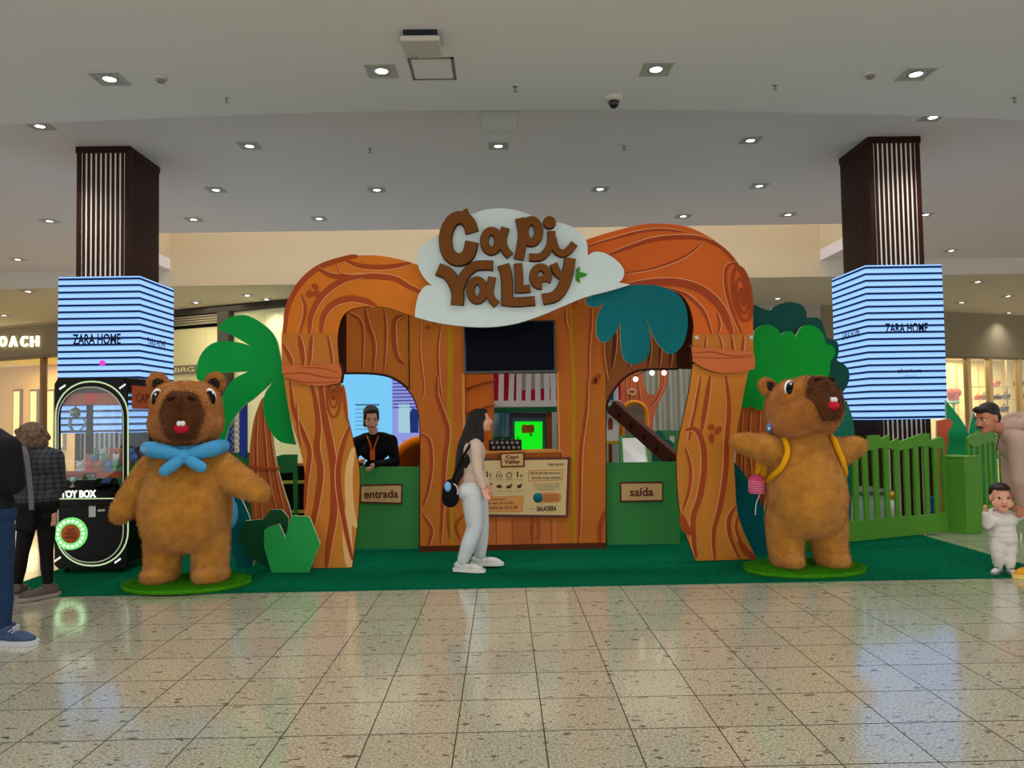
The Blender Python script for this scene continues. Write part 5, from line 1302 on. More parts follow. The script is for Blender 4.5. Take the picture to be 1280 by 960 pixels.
# glowing outlines
def outline(pts, r, m, nm, Y, closed=True):
    MB().tube([at(p[0], p[1], Y) for p in pts], r, 6, closed=closed).build(nm, m, cm)
def stadium(x0, x1, y0, y1, r, n=9):
    c = [(x0 + r, y0 + r, 180, 270), (x1 - r, y0 + r, 270, 360), (x1 - r, y1 - r, 0, 90), (x0 + r, y1 - r, 90, 180)]
    return [(cx + r * math.cos(math.radians(a0 + (a1 - a0) * i / n)), cy + r * math.sin(math.radians(a0 + (a1 - a0) * i / n))) for cx, cy, a0, a1 in c for i in range(n + 1)]
outline(stadium(69.5, 160, 477, 707, 43), .008, neon, 'neon_outer', MY - .006)
outline(stadium(72.5, 154, 484, 703, 38), .006, mat('neon_dim', (176, 180, 156), emit=.6), 'neon_inner', MY - .004)
# header panel, interior and toys
hp = mat('machine_orange', (176, 84, 46), .5, var=.1, vscale=3)
zr = at(110, 506, MY + .1).z
MB().box(MXa + .06, MXb - .06, MY + .06, MY + .075, zr, MZ1 - .16).build('header_panel', hp, cm, True)
MB().lathe([(0, -.006), (.055, -.006), (.055, .006), (0, .006)], at(113.5, 498, MY + .05), 20, M=Matrix.Rotation(math.pi / 2, 4, 'X')).build('header_badge', mat('badge_red', (196, 40, 20), emit=.5), cm)
fz = zw0 + .02
MB().box(MXa + .05, MXb - .05, MY + .04, MY + MD - .03, fz - .06, fz + .02).build('play_bed', mat('bed_green', (60, 130, 80), .6), cm, True)
cutout('lower_band', [(76, 589), (152, 589), (152, 607), (76, 607)], MY + .05, .01, hp, cm)
text('CAPIVALLEY', .20, at(91, 596, MY + .045), t_br, cm, 'band_lettering', .003, height=.055)
cutout('price_label', [(105, 591), (120, 590.5), (120, 604), (105, 604)], MY + .042, .006, mat('label_dark', (64, 26, 24), .6), cm)
text('R$ 5,00', .09, at(112.5, 595, MY + .038), mat('label_white', (220, 210, 200), .6), cm, 'label_lettering', .002)
# claw
cp = at(94, 520, MY + .3); cm_m = mat('claw_metal', (120, 150, 140), .3, metal=.6)
MB().box(MXa + .05, MXb - .05, MY + .27, MY + .33, MZ1 - .24, MZ1 - .2).build('claw_rail', cm_m, cm, True)
mb = MB(); mb.tube([(cp.x, cp.y, MZ1 - .2), (cp.x, cp.y, cp.z)], .012, 8)
mb.lathe([(.0, 0), (.05, 0), (.05, .07), (.02, .09), (0, .09)], (cp.x, cp.y, cp.z), 14)
for k in range(3):
    a = k * 2.1 + .4; d = Vector((math.cos(a), math.sin(a), 0))
    mb.tube(smooth([cp, cp + d * .085 + Vector((0, 0, -.04)), cp + d * .09 + Vector((0, 0, -.11)), cp + d * .03 + Vector((0, 0, -.17))], 4), .009, 6)
mb.build('claw', cm_m, cm)
rnd = random.Random(5)
tc = [((216, 214, 206), 'white'), ((170, 112, 60), 'brown'), ((96, 150, 110), 'green'), ((200, 90, 90), 'pink'), ((90, 120, 180), 'blue')]
for i in range(15):
    x = MXa + .14 + (MXb - MXa - .28) * ((i % 5) + rnd.uniform(.2, .8)) / 5; y = MY + .15 + .17 * (i // 5); z = fz + .085 + .06 * (i // 5)
    c, cn = tc[(i * 3 + i // 5) % 5]
    wh = ('at the front', 'in the middle', 'at the back')[i // 5]
    t = thing('plush_toy', f'small {cn} plush toy {wh} of the heap inside the claw machine', 'toy', (x, y, z - .07), 'plush toys in the claw machine')
    m = mat('toy_%d' % c[0], c, .8)
    MB().ell((x, y, z), (.062, .055, .06), n=12, m=8).build('body', m, t); MB().ell((x, y - .02, z + .07), .042, n=12, m=8).build('head', m, t)
    for sx in (-1, 1): MB().ell((x + sx * .032, y - .02, z + .108), .015, n=8, m=6).build('ear', m, t)
# control desk
zc0, zc1 = at(110, 633, MY).z, at(110, 612, MY).z
xA, xB = at(79, 620, MY).x, at(147, 620, MY).x
vs = [(xA, MY, zc0), (xB, MY, zc0), (xB, MY - .16, zc0 + .03), (xA, MY - .16, zc0 + .03), (xA, MY, zc1 + .1), (xB, MY, zc1 + .1), (xB, MY - .16, zc1), (xA, MY - .16, zc1)]
MB().add(vs, [(0, 1, 2, 3), (4, 7, 6, 5), (3, 2, 6, 7), (1, 5, 6, 2), (0, 3, 7, 4), (0, 4, 5, 1)]).build('control_desk', blk, cm, True)
text('TOY BOX', .36, at(98, 617.5, MY - .166), mat('toybox_white', (236, 246, 226), emit=1.5), cm, 'glowing_lettering', .006, height=.075, bold=.03)
MB().tube([at(74, 623.5, MY - .165), at(146, 623, MY - .165)], .006, 6).build('desk_glow', neon, cm)
jp = at(91, 604, MY - .1); jp.z = zc1 + .03
MB().lathe([(.03, 0), (.03, .02), (.01, .03), (.01, .06)], jp, 12).build('joystick_shaft', metal_m, cm, True)
MB().ell(jp + Vector((0, 0, .085)), .028, n=14, m=8).build('joystick_ball', mat('joystick', (150, 190, 190), .25), cm)
pm = Matrix.Translation(at(134, 603, MY - .1)) @ Matrix.Rotation(math.radians(32), 4, 'X')
MB().rbox(-.13, .09, -.05, .05, -.02, .02, .01, 0, pm).build('card_reader', blk, cm, True)
MB().box(-.05, .04, -.035, .035, .02, .024, 0, pm).build('reader_screen', mat('reader_blue', (60, 80, 120), emit=.3), cm, True)
# prize ring, coin slot, castors
rp = at(89, 667, MY - .008); Rm = Matrix.Rotation(math.pi / 2, 4, 'X')
MB().lathe([(.10, -.012), (.10, .012), (.168, .012), (.168, -.012), (.10, -.012)], rp, 32, M=Rm).build('light_ring', mat('ring_green', (120, 224, 120), emit=.9), cm)
for k in range(18):
    a = k * math.pi / 9; MB().ell(rp + Vector((.134 * math.cos(a), -.014, .134 * math.sin(a))), .014, n=8, m=6).build('ring_lamp', mat('ring_lamp', (240, 255, 225), emit=2.0), cm)
MB().lathe([(0, -.01), (.10, -.01), (.10, .01), (0, .01)], rp, 28, M=Rm).build('prize_badge', hp, cm)
for i, w_ in enumerate(('CAPI', 'VALLEY', 'PRÊMIOS')): text(w_, (.09, .13, .12)[i], rp + Vector((0, -.014, .045 - i * .04)), t_br, cm, 'badge_lettering', .002, height=.028)
cutout('coin_slot', [(111, 631), (119.5, 630.5), (119.5, 646), (111, 646.5)], MY - .012, .012, mat('slot_steel', (150, 148, 144), .35, metal=.5), cm)
cutout('coin_tray', [(122, 637), (131, 636.5), (131, 639), (122, 639.5)], MY - .012, .012, mat('slot_steel', (150, 148, 144), .35, metal=.5), cm)
for (x, y) in ((78, 484), (153, 483), (72, 699), (147, 701)):
    for k in range(3):
        MB().cbox(at(x + (k - 1) * 2.6, y - (k - 1) * 1.8, MY - .004), (.016, .008, .022), 0, Matrix.Rotation(.6, 3, 'Y')).build('corner_light', mat('corner_white', (235, 240, 230), emit=1.0), cm, True)
for x in (MXa + .09, MXb - .09):
    for y in (MY + .1, MY + MD - .1):
        MB().lathe([(.035, -.018), (.045, -.01), (.045, .01), (.035, .018)], (x, y, .058), 14, M=Matrix.Rotation(math.pi / 2, 4, 'Y')).build('castor', dark_pl, cm, True)
        MB().box(x - .02, x + .02, y - .02, y + .02, .058, .101).build('castor_fork', metal_m, cm, True)
# side decal
MB().box(MXb, MXb + .004, MY + .1, MY + MD - .06, zr - .05, zr + .2).build('side_banner', hp, cm, True)
text('CAPI', .3, (MXb + .006, MY + .34, zr + .07), t_br, cm, 'side_lettering', .003, height=.1, rot=Matrix.Rotation(math.pi / 2, 3, 'Z'))
wb = thing('wooden_crate', 'small wooden crate on the carpet beside the claw machine', 'crate', at(180, 680, 8.95))
a, b = at(162, 679, 8.95), at(205, 655, 8.95)
for i in range(3): MB().rbox(a.x, b.x, 8.95, 8.97, .02 + i * .13, .14 + i * .13, .006).build('slat', mat('crate_wood', (176, 120, 50), .6), wb, True)
for x in (a.x + .03, b.x - .03): MB().box(x - .03, x + .03, 8.971, 9.25, .013, .40).build('side', mat('crate_wood', (176, 120, 50), .6), wb, True)
# ================================================================== plush capybaras
fur = mat('capy_fur', (166, 108, 32), .95, .05, sheen=.3, rgb2=(192, 134, 48), vscale=9, bump=1.0, bscale=75)
fur_h = mat('capy_head_fur', (156, 96, 28), .95, .05, sheen=.3, rgb2=(184, 118, 42), vscale=9, bump=1.0, bscale=75)
fur_d = mat('capy_muzzle_fur', (82, 42, 16), .95, .05, sheen=.15, rgb2=(100, 54, 22), vscale=9, bump=1.0, bscale=75)
eye_w = mat('eye_white', (214, 214, 210), .35); eye_b = mat('eye_black', (14, 12, 14), .25, raw=True)
nose_b = mat('nostril', (40, 18, 10), .8); mouth_r = mat('mouth_red', (176, 22, 44), .5); tooth_w = mat('tooth_white', (222, 220, 214), .4)
ear_in = mat('ear_inner', (26, 22, 22), .8)
scarf = mat('scarf_blue', (64, 142, 190), .35)
turf_m = mat('turf', (58, 140, 18), .95, .05, rgb2=(84, 170, 30), vscale=60, bump=1.0, bscale=260)
def turf_disc(cx, cy, rx, ry, lb):
    t = thing('turf_disc', lb, 'base', (cx, cy, .012))
    MB().lathe([(.0, .013), (1, .013), (1.0, .04), (.985, .052), (0, .055)], (0, 0, 0), 48, M=Matrix.Translation((cx, cy, 0)) @ Matrix.Diagonal((rx, ry, 1, 1))).build('mat_base', turf_m, t, True)
    mb = MB(); rnd = random.Random(int(cx * 100))
    for i in range(9000):
        a = rnd.uniform(0, 2 * math.pi); r = math.sqrt(rnd.random()); x, y = cx + rx * r * math.cos(a), cy + ry * r * math.sin(a)
        h = rnd.uniform(.015, .03); b = rnd.uniform(0, 6.28); dx, dy = .005 * math.cos(b), .005 * math.sin(b); lx, ly = rnd.gauss(0, .008), rnd.gauss(0, .008)
        mb.add([(x - dx, y - dy, .05), (x + dx, y + dy, .05), (x + lx, y + ly, .05 + h)], [(0, 1, 2)])
    mb.build('grass_blades', turf_m, t, kind='stuff')
def head_group(root, C, R, S, ear_pose):
    """head built around C with rotation R (facing -Y when R is identity); S overall scale"""
    def T(x, y, z): return Vector(C) + R @ (Vector((x * .88, y, z * 1.05)) * S)
    mb = MB()
    E = lambda c, r: mb.ell(T(*c), (r[0] * S * .88, r[1] * S, r[2] * S * 1.05), R, n=32, m=20)
    E((0, .03, .0), (.385, .35, .30))
    for s in (-1, 1):
        E((s * .14, -.02, .09), (.235, .32, .20)); E((s * .16, .0, -.10), (.235, .33, .20)); E((s * .09, -.20, -.09), (.20, .28, .205)); E((s * .09, -.18, .09), (.19, .27, .165))
    blob('head', mb, fur_h, root, .018, 7)
    mb = MB()
    for s in (-1, 1):
        E((s * .075, -.305, -.065), (.165, .205, .20)); E((s * .07, -.295, .075), (.145, .20, .13))
    mz = blob('muzzle', mb, fur_d, root, .014, 6)
    for s in (-1, 1):
        MB().ell(T(s * .098, -.472, .125), (.040 * S, .034 * S, .021 * S), R @ Matrix.Rotation(s * .30, 3, 'Y'), n=16, m=10).build('nostril', nose_b, mz)
        ec = T(s * .30, .06, .285); er = R @ Matrix.Rotation(s * .45, 3, 'Y')
        mb = MB(); mb.ell(ec, (.10 * S, .06 * S, .11 * S), er, n=20, m=12); mb.ell(T(s * .25, .06, .20), (.07 * S, .06 * S, .09 * S), er, n=16, m=10)
        e_ = blob('ear', mb, fur_h, root, .012, 3)
        MB().ell(ec + R @ Vector((-s * .008 * S, -.046 * S, -.012 * S)), (.060 * S, .026 * S, .064 * S), er, n=16, m=10).build('inner_ear', ear_in, e_)
        eyr = R @ Matrix.Rotation(s * .50, 3, 'Z') @ Matrix.Rotation(-s * .30, 3, 'Y')
        ep = T(s * .278, -.235, .150)
        ey = MB().ell(ep, (.050 * S, .034 * S, .080 * S), eyr, n=20, m=12).build('eye', eye_w, root)
        MB().ell(ep + eyr @ Vector((-.010 * s * S, -.012 * S, -.010 * S)), (.046 * S, .031 * S, .073 * S), eyr, n=18, m=10).build('pupil', eye_b, ey)
        MB().ell(ep + eyr @ Vector((.012 * S, -.038 * S, .025 * S)), .012 * S, n=10, m=6).build('glint', eye_w, ey)
    mo = MB().ell(T(0, -.470, -.135), (.080 * S, .045 * S, .055 * S), R, n=20, m=12).build('mouth', mouth_r, mz)
    mb = MB()
    for s in (-1, 1): mb.ell(T(s * .020, -.512, -.100), (.023 * S, .022 * S, .026 * S), R, n=14, m=10)
    blob('teeth', mb, tooth_w, mo, .005, 2)
def capy(root, base, arms, hips, body_yaw=0.0, kx=1.0):
    bx, by = base; Rz = Matrix.Rotation(body_yaw, 3, 'Z') @ Matrix.Diagonal((kx, 1, 1))
    P = lambda x, y, z: Vector((bx, by, 0)) + Rz @ Vector((x, y, 0)) + Vector((0, 0, z))
    mb = MB()
    loft(mb, [(P(0, 0, .34), .20, .18, Rz), (P(0, 0, .40), .33, .28, Rz), (P(0, -.01, .52), .385, .35, Rz), (P(0, -.02, .70), .415, .385, Rz), (P(0, -.015, .88), .405, .375, Rz), (P(0, 0, 1.06), .365, .335, Rz), (P(0, .01, 1.20), .325, .285, Rz), (P(0, .02, 1.34), .25, .23, Rz), (P(0, .02, 1.42), .2, .2, Rz)], 36)
    for pts in arms: chain(mb, [(P(*p[:3]), p[3]) for p in pts])
    for s, hp_ in zip((-1, 1), hips):
        chain(mb, [(P(hp_[0], 0, .52), .19), (P(hp_[0] * 1.02, 0, .30), .175), (P(hp_[0] * 1.03, -.02, .17), .165)])
        mb.ell(P(hp_[1], hp_[2], .135), (.165, .215, .09), Rz, n=24, m=14)
        mb.ell(P(hp_[1], hp_[2], .085), (.16, .205, .035), Rz, n=24, m=14)
    return blob('body', mb, fur, root, .018, 8)
def fuzz(root, obs, seed=1, L=.017):
    """short plush pile standing on the furry parts"""
    rnd = random.Random(seed)
    for ob, m in obs:
        mb = MB()
        for p in ob.data.polygons:
            for _ in range(2):
                c = p.center + Vector((rnd.gauss(0, .006), rnd.gauss(0, .006), rnd.gauss(0, .006)))
                n = (p.normal + Vector((rnd.gauss(0, .45), rnd.gauss(0, .45), rnd.gauss(-.25, .45)))).normalized()
                t = n.cross(Vector((rnd.random() - .5, rnd.random() - .5, rnd.random() - .5))).normalized() * .0035
                mb.add([c - t - n * .003, c + t - n * .003, c + n * L * rnd.uniform(.6, 1.1)], [(0, 1, 2)])
        me = mb.mesh('plush_pile'); o = link('plush_pile', me, m, ob, False); o['kind'] = 'stuff'
def fuzz_all(root):
    for ob in [o for o in bpy.data.objects if o.parent == root and o.type == 'MESH' and o.name.split('.')[0] in ('body', 'head', 'muzzle', 'ear')]:
        fuzz(root, [(ob, ob.data.materials[0])], len(ob.data.vertices))
# left capybara
LX, LYc = at(233, 600, 7.5).x, 7.5
turf_disc(at(234, 733, 7.46).x, 7.46, .60, .40, 'oval green turf mat under the capybara with the blue scarf')
c1 = thing('plush_capybara', 'standing plush capybara statue with blue scarf and lowered arms', 'capybara', (LX, LYc, .05))
capy(c1, (LX, LYc), [[(-.30, 0, 1.12, .17), (-.44, -.06, .92, .15), (-.555, -.1, .75, .12), (-.58, -.11, .71, .10)], [(.30, 0, 1.14, .17), (.50, -.08, 1.02, .15), (.70, -.12, .92, .12), (.75, -.13, .895, .10)]], [(-.215, -.225, -.07), (.225, .27, -.09)])
head_group(c1, (LX + .01, LYc - .03, 1.665), Matrix.Rotation(.30, 3, 'Z'), .97, None)
mb = MB(); mb.tube([(LX + .31 * math.cos(a), LYc - .02 + .30 * math.sin(a), 1.325 + .03 * math.sin(a)) for a in [i * math.pi / 16 for i in range(32)]], .062, 12, closed=True)
sc_ = thing('scarf', 'glossy blue knotted scarf around the neck of the left capybara', 'scarf', (LX, LYc, 1.3))
mb.build('collar', scarf, sc_)
SM = Matrix.Translation((LX, LYc, 0)) @ Matrix.Rotation(.36, 4, 'Z') @ Matrix.Translation((-LX, -LYc, 0))
ky = LYc - .375
MB().ell(SM @ Vector((LX - .01, ky - .03, 1.265)), (.07, .06, .065), n=16, m=10).build('knot', scarf, sc_)
for dx, dz in ((-.16, -.12), (.15, -.10)):
    mb = MB(); chain(mb, [((LX - .01, ky - .03, 1.255), .045), ((LX - .01 + dx * .5, ky - .05, 1.255 + dz * .5), .058), ((LX - .01 + dx, ky - .05, 1.255 + dz), .052)]); blob('tail', mb, scarf, sc_, .012, 4, M=SM)
for s in (-1, 1):
    mb = MB(); chain(mb, [((LX - .01, ky - .02, 1.275), .05), ((LX + s * .14, ky + .0, 1.30), .07), ((LX + s * .26, ky + .08, 1.325), .078), ((LX + s * .33, ky + .22, 1.335), .068)]); blob('loop', mb, scarf, sc_, .014, 4, M=SM)
# blue soft bag just visible behind it
bg = thing('blue_bag', 'pale blue soft bag hanging behind the left capybara', 'bag', at(286, 660, 8.0))
mb = MB(); p = at(286, 642, 7.9); mb.ell(p, (.09, .1, .17), n=16, m=10); mb.ell(p + Vector((0, 0, .1)), (.06, .07, .12), n=16, m=10); blob('pouch', mb, mat('bag_blue', (86, 150, 196), .5), bg, .015, 3)
MB().tube([p + Vector((-.03, -.04, .16)), (LX + .3, LYc + .28, 1.25)], .012, 6).build('strap', scarf, bg)
# right capybara
RX, RY = at(1006, 600, 7.62).x, 7.62
turf_disc(at(1005, 713, 7.60).x, 7.60, .59, .40, 'oval green turf mat under the capybara with raised arms')
c2_ = thing('plush_capybara', 'plush capybara statue with outstretched arms and head tilted up, wearing yellow straps', 'capybara', (RX, RY, .05))
by_ = .38
capy(c2_, (RX, RY), [[(-.24, 0, 1.14, .17), (-.45, -.05, 1.22, .145), (-.72, -.08, 1.275, .105), (-.77, -.08, 1.285, .085)], [(.22, 0, 1.12, .17), (.43, .02, 1.17, .145), (.58, .02, 1.215, .11), (.63, .02, 1.225, .09)]], [(-.235, -.24, -.06), (.245, .265, -.06)], kx=.88)
Rh = Matrix.Rotation(.28, 3, 'Z') @ Matrix.Rotation(-.40, 3, 'X')
head_group(c2_, (RX - .03, RY - .02, 1.585), Rh, .95, None)
ye = mat('strap_yellow', (206, 146, 10), .6)
bp = thing('yellow_backpack', 'yellow backpack worn by the capybara with raised arms', 'backpack', (RX, RY + .3, .9))
mb = MB(); mb.ell((RX - .05, RY + .42, .98), (.30, .16, .32), n=20, m=12); blob('pack', mb, ye, bp, .015, 2)
for s in (-1, 1):
    MB().tube(smooth([(RX + s * .18, RY + .24, 1.34), (RX + s * .235, RY - .08, 1.33), (RX + s * .245, RY - .225, 1.20), (RX + s * .30, RY - .215, 1.05), (RX + s * .355, RY - .06, .93), (RX + s * .30, RY + .3, .82)], 6), .028, 10).build('shoulder_strap', ye, bp)
bt = thing('pink_bottle', 'pink and white striped bottle hanging at the side of the right capybara', 'bottle', at(947, 617, 7.75))
p = at(946.5, 606, 7.75)
MB().lathe([(0, -.09), (.075, -.09), (.085, -.07), (.085, .05), (.06, .085), (.035, .09), (.035, .11), (.0, .11)], p, 18).build('body', mat('bottle_pink', (200, 70, 110), .4), bt, True)
for k in range(6): MB().tube([p + Vector((.087 * math.cos(a), .087 * math.sin(a), -.065 + k * .022 + .01 * math.sin(a))) for a in [i * math.pi / 10 for i in range(20)]], .003, 5, closed=True).build('stripe', mat('bottle_stripe', (226, 170, 180), .4), bt)
MB().tube([p + Vector((0, 0, .1)), (p.x + .06, p.y + .03, p.z + .22), (RX - .40, RY + .12, 1.12)], .03, 8).build('strap', ye, bt)
MB().tube(smooth([p + Vector((.02, -.02, -.09)), p + Vector((-.02, -.02, -.18)), p + Vector((-.035, -.02, -.30))], 4), .005, 5).build('tag_string', tooth_w, bt)
er_ = thing('blue_earring', 'small blue flower ornament under the ear of the right capybara', 'ornament', at(962, 535, 7.6))
MB().ell(at(961.5, 535, 7.55), (.03, .04, .05), n=12, m=8).build('petal', mat('flower_blue', (70, 120, 170), .4), er_); MB().ell(at(961.5, 536, 7.51), (.014, .014, .014), n=8, m=6).build('centre', tooth_w, er_)

fuzz_all(c1); fuzz_all(c2_)
# ================================================================== people
def frame_from(fwd, up=(0, 0, 1)):
    f = Vector(fwd).normalized(); u = Vector(up); r = f.cross(u).normalized(); u = r.cross(f).normalized()
    return Matrix((r, f, u)).transposed()          # columns: right, forward, up
def hand(mb, wrist, d, side, s=1.0, curl=.4):
    """palm and five separate fingers; d = pointing direction, side = direction of the thumb"""
    d = Vector(d).normalized(); t = Vector(side); t = (t - d * t.dot(d)).normalized(); n = d.cross(t)
    w = Vector(wrist)
    Rm = Matrix((t, d, n)).transposed()
    mb.ell(w + d * .045 * s, (.038 * s, .05 * s, .016 * s), Rm, n=16, m=10)
    for i, (o, L) in enumerate(((.028, .075), (.010, .085), (-.009, .078), (-.027, .062))):
        p0 = w + d * .082 * s + t * o * s; p1 = p0 + d * L * .5 * s + n * .01 * s * curl; p2 = p1 + (d * (1 - curl * .5) + n * curl).normalized() * L * .5 * s
        chain(mb, [(p0 - d * .02 * s, .0095 * s), (p1, .009 * s), (p2, .0075 * s)])
    p0 = w + d * .03 * s + t * .03 * s; chain(mb, [(p0, .012 * s), (p0 + (d * .6 + t * .7) * .035 * s, .0105 * s), (p0 + (d * 1.0 + t * .55) * .06 * s, .008 * s)])
def head_geo(mb, c, F, s, child=False):
    """skull, jaw, nose, ears, lips, brow; c = head centre"""
    L = lambda x, y, z: Vector(c) + F @ (Vector((x, y, z)) * s)
    mb.ell(L(0, -.012, .028), (.073 * s, .092 * s, .085 * s), F, n=24, m=16)
    mb.ell(L(0, .022, -.035), (.060 * s, .068 * s, .078 * s), F, n=24, m=16)
    mb.ell(L(0, .060, -.088), (.030 * s, .028 * s, .024 * s), F, n=16, m=10)
    chain(mb, [(L(0, .088, .012), .010 * s), (L(0, .106, -.026), .014 * s)])
    for x in (-.012, .012): mb.ell(L(x, .098, -.03), .010 * s, n=10, m=6)
    mb.ell(L(0, .086, -.058), (.024 * s, .014 * s, .010 * s), F, n=14, m=8)
    for x in (-1, 1):
        if not child: mb.ell(L(x * .033, .078, .030), (.026 * s, .014 * s, .009 * s), F, n=12, m=8)
        mb.ell(L(x * .074, -.008, -.008), (.010 * s, .018 * s, .030 * s), F, n=12, m=8)
        mb.ell(L(x * .040, .055, -.03), (.026 * s, .03 * s, .028 * s), F, n=12, m=8)
def face_parts(root, c, F, s, brow=(40, 26, 20), lips=(150, 84, 76), child=False):
    L = lambda x, y, z: Vector(c) + F @ (Vector((x, y, z)) * s)
    for x in (-1, 1):
        e = MB().ell(L(x * .032, .079, .008), (.014 * s, .009 * s, (.009 if child else .008) * s), F, n=12, m=8).build('eye', eye_w, root)
        MB().ell(L(x * .032, .0855, .008), ((.0095 if child else .007) * s, .004 * s, (.0095 if child else .007) * s), F, n=10, m=6).build('iris', mat('iris', (44, 28, 18), .3), e)
        if child: continue
        k = 1
        MB().tube([L(x * .016, .090, .028), L(x * .034, .089, .035), L(x * .050, .078, .028)], [.0035 * s * k, .0045 * s * k, .003 * s * k], 6).build('eyebrow', mat('brow_%d' % brow[0], brow, .8), root)
    MB().ell(L(0, .0935, -.0585), (.023 * s, .009 * s, .0075 * s), F, n=14, m=8).build('lips', mat('lips_%d' % lips[0], lips, .5), root)
def shoe(root, ankle, d, s, body_m, sole_m, label=None, detail=None):
    d = Vector(d); d.z = 0; d.normalize(); F = frame_from(d); a = Vector((ankle[0], ankle[1], 0)); z0 = ankle[2]
    L = lambda x, y, z: a + F @ (Vector((x, y, z)) * s) + Vector((0, 0, z0))
    mb = MB(); mb.ell(L(0, .10, .045), (.048 * s, .10 * s, .038 * s), F, n=20, m=12); mb.ell(L(0, -.02, .055), (.042 * s, .07 * s, .05 * s), F, n=20, m=12); mb.ell(L(0, .0, .085), (.042 * s, .055 * s, .045 * s), F, n=20, m=12); mb.ell(L(0, .16, .035), (.043 * s, .06 * s, .03 * s), F, n=20, m=12)
    o = blob('shoe', mb, body_m, root, .007, 3, label=label)
    pts = [(.0, .235), (.036, .205), (.05, .14), (.046, .05), (.04, -.03), (.034, -.08), (0, -.10), (-.034, -.08), (-.04, -.03), (-.046, .05), (-.05, .14), (-.036, .205)]
    q = smooth([Vector(p) for p in pts], 3, True); n = len(q)
    vs = [L(p.x * 1.04, p.y * 1.02, .0) for p in q] + [L(p.x * 1.06, p.y * 1.03, .03) for p in q]
    MB().add(vs, [list(range(n))[::-1], list(range(n, 2 * n))] + [(i, (i + 1) % n, n + (i + 1) % n, n + i) for i in range(n)]).build('sole', sole_m, o, True)
    for k in range(4):
        MB().tube([L(-.03, .06 + k * .022, .083 - k * .006), L(0, .062 + k * .022, .091 - k * .007), L(.03, .06 + k * .022, .083 - k * .006)], .004 * s, 5).build('lace', detail or sole_m, o)
    return o
def human(name, label, base, J, face, skin, top, pants, hair_fn, s=1.0, hs=1.0, sleeve=1.0, loose=1.0, ploose=1.0, shoes=None, up=(0, 0, 1), vox=.011, handdir=None, body_fwd=None, tw=1.0, brow=(40, 26, 20), show_face=True, shoe_dirs=None, grp=None, top_name='top', pants_name='trousers', child=False):
    root = thing(name, label, 'person', base, grp)
    V = {k: Vector(v) for k, v in J.items()}
    F = frame_from(face, up)
    bf = Vector(body_fwd if body_fwd else face); bf.z = 0; spine = (V['neck'] - V['pelvis']).normalized()
    B = frame_from(bf - spine * bf.dot(spine), spine)
    mb = MB()
    head_geo(mb, V['head'], F, hs, child)
    if child:
        for x in (-1, 1): mb.ell(V['head'] + F @ Vector((x * .042, .045, -.045)) * hs, (.036 * hs, .036 * hs, .034 * hs), F)
    chain(mb, [(V['head'] + F @ Vector((0, -.02, -.06)) * hs, .05 * hs), (V['neck'], .055 * s)])
    ch = V['pelvis'].lerp(V['neck'], .72); wa = V['pelvis'].lerp(V['neck'], .36)
    mb.ell(V['pelvis'], (.15 * s, .11 * s, .12 * s), B); mb.ell(wa, (.125 * s, .095 * s, .15 * s), B); mb.ell(ch, (.155 * s, .11 * s, .16 * s), B)
    for sd in 'LR':
        chain(mb, [(V['sh' + sd].lerp(ch, .4), .07 * s), (V['sh' + sd], .052 * s), (V['el' + sd], .040 * s), (V['ha' + sd], .027 * s)])
        d = (V['ha' + sd] - V['el' + sd]).normalized()
        if handdir and sd in handdir: d = Vector(handdir[sd])
        hand(mb, V['ha' + sd], d, B @ Vector((-.4 if sd == 'R' else .4, 1, .3)), s * .9, .5)
        chain(mb, [(V['hip' + sd], .085 * s), (V['kn' + sd], .055 * s), (V['an' + sd], .037 * s)])
        mb.ell(V['an' + sd] + Vector((0, 0, -.03 * s)), .04 * s)
    blob('body', mb, skin, root, .0075 * max(.75, s), 2)
    # upper garment
    mb = MB()
    mb.ell(V['pelvis'] + spine * .07 * s, (.165 * s * tw, .125 * s * tw, .11 * s), B, n=24, m=14); mb.ell(wa, (.15 * s * tw, .12 * s * tw, .16 * s), B, n=24, m=14); mb.ell(ch, (.175 * s * tw, .13 * s * tw, .165 * s), B, n=24, m=14)
    
    for sd in 'LR': chain(mb, [(V['neck'] - spine * .045 * s, .062 * s), (V['sh' + sd].lerp(V['neck'], .5) - spine * .02 * s, .068 * s * loose), (V['sh' + sd], .064 * s * loose)])
    chain(mb, [(ch, .10 * s), (V['neck'] - spine * .03 * s, .066 * s)])
    for sd in 'LR':
        e = V['el' + sd].lerp(V['ha' + sd], .93 * sleeve)
        chain(mb, [(V['sh' + sd].lerp(ch, .35), .085 * s), (V['sh' + sd], .068 * s * loose), (V['el' + sd], .054 * s * loose), (e, .040 * s * loose)])
    blob(top_name, mb, top, root, vox, 4)
    # trousers
    mb = MB(); mb.ell(V['pelvis'], (.165 * s * tw, .128 * s * tw, .12 * s), B, n=24, m=14)
    for sd in 'LR':
        chain(mb, [(V['hip' + sd], .10 * s * ploose), (V['hip' + sd].lerp(V['kn' + sd], .5), .090 * s * ploose), (V['kn' + sd], .070 * s * ploose), (V['kn' + sd].lerp(V['an' + sd], .5), .066 * s * ploose), (V['kn' + sd].lerp(V['an' + sd], .93), .05 * s * ploose)])
        mb.ell(V['hip' + sd] - B @ Vector((0, .05, 0)) * s, (.095 * s * ploose, .09 * s * ploose, .10 * s), B, n=20, m=12)
    blob(pants_name, mb, pants, root, vox, 4)
    if hair_fn: hair_fn(root, V, F, hs, B)
    if show_face: face_parts(root, V['head'], F, hs, brow, child=child)
    if shoes:
        for i, sd in enumerate('LR'):
            d = shoe_dirs[sd] if shoe_dirs else body_fwd or face
            a = V['an' + sd]; shoe(root, (a.x, a.y, max(.0135 if shoes[2] else .001, a.z - .10 * s)), d, s * 1.08, shoes[0], shoes[1], detail=shoes[3] if len(shoes) > 3 else None)
    return root
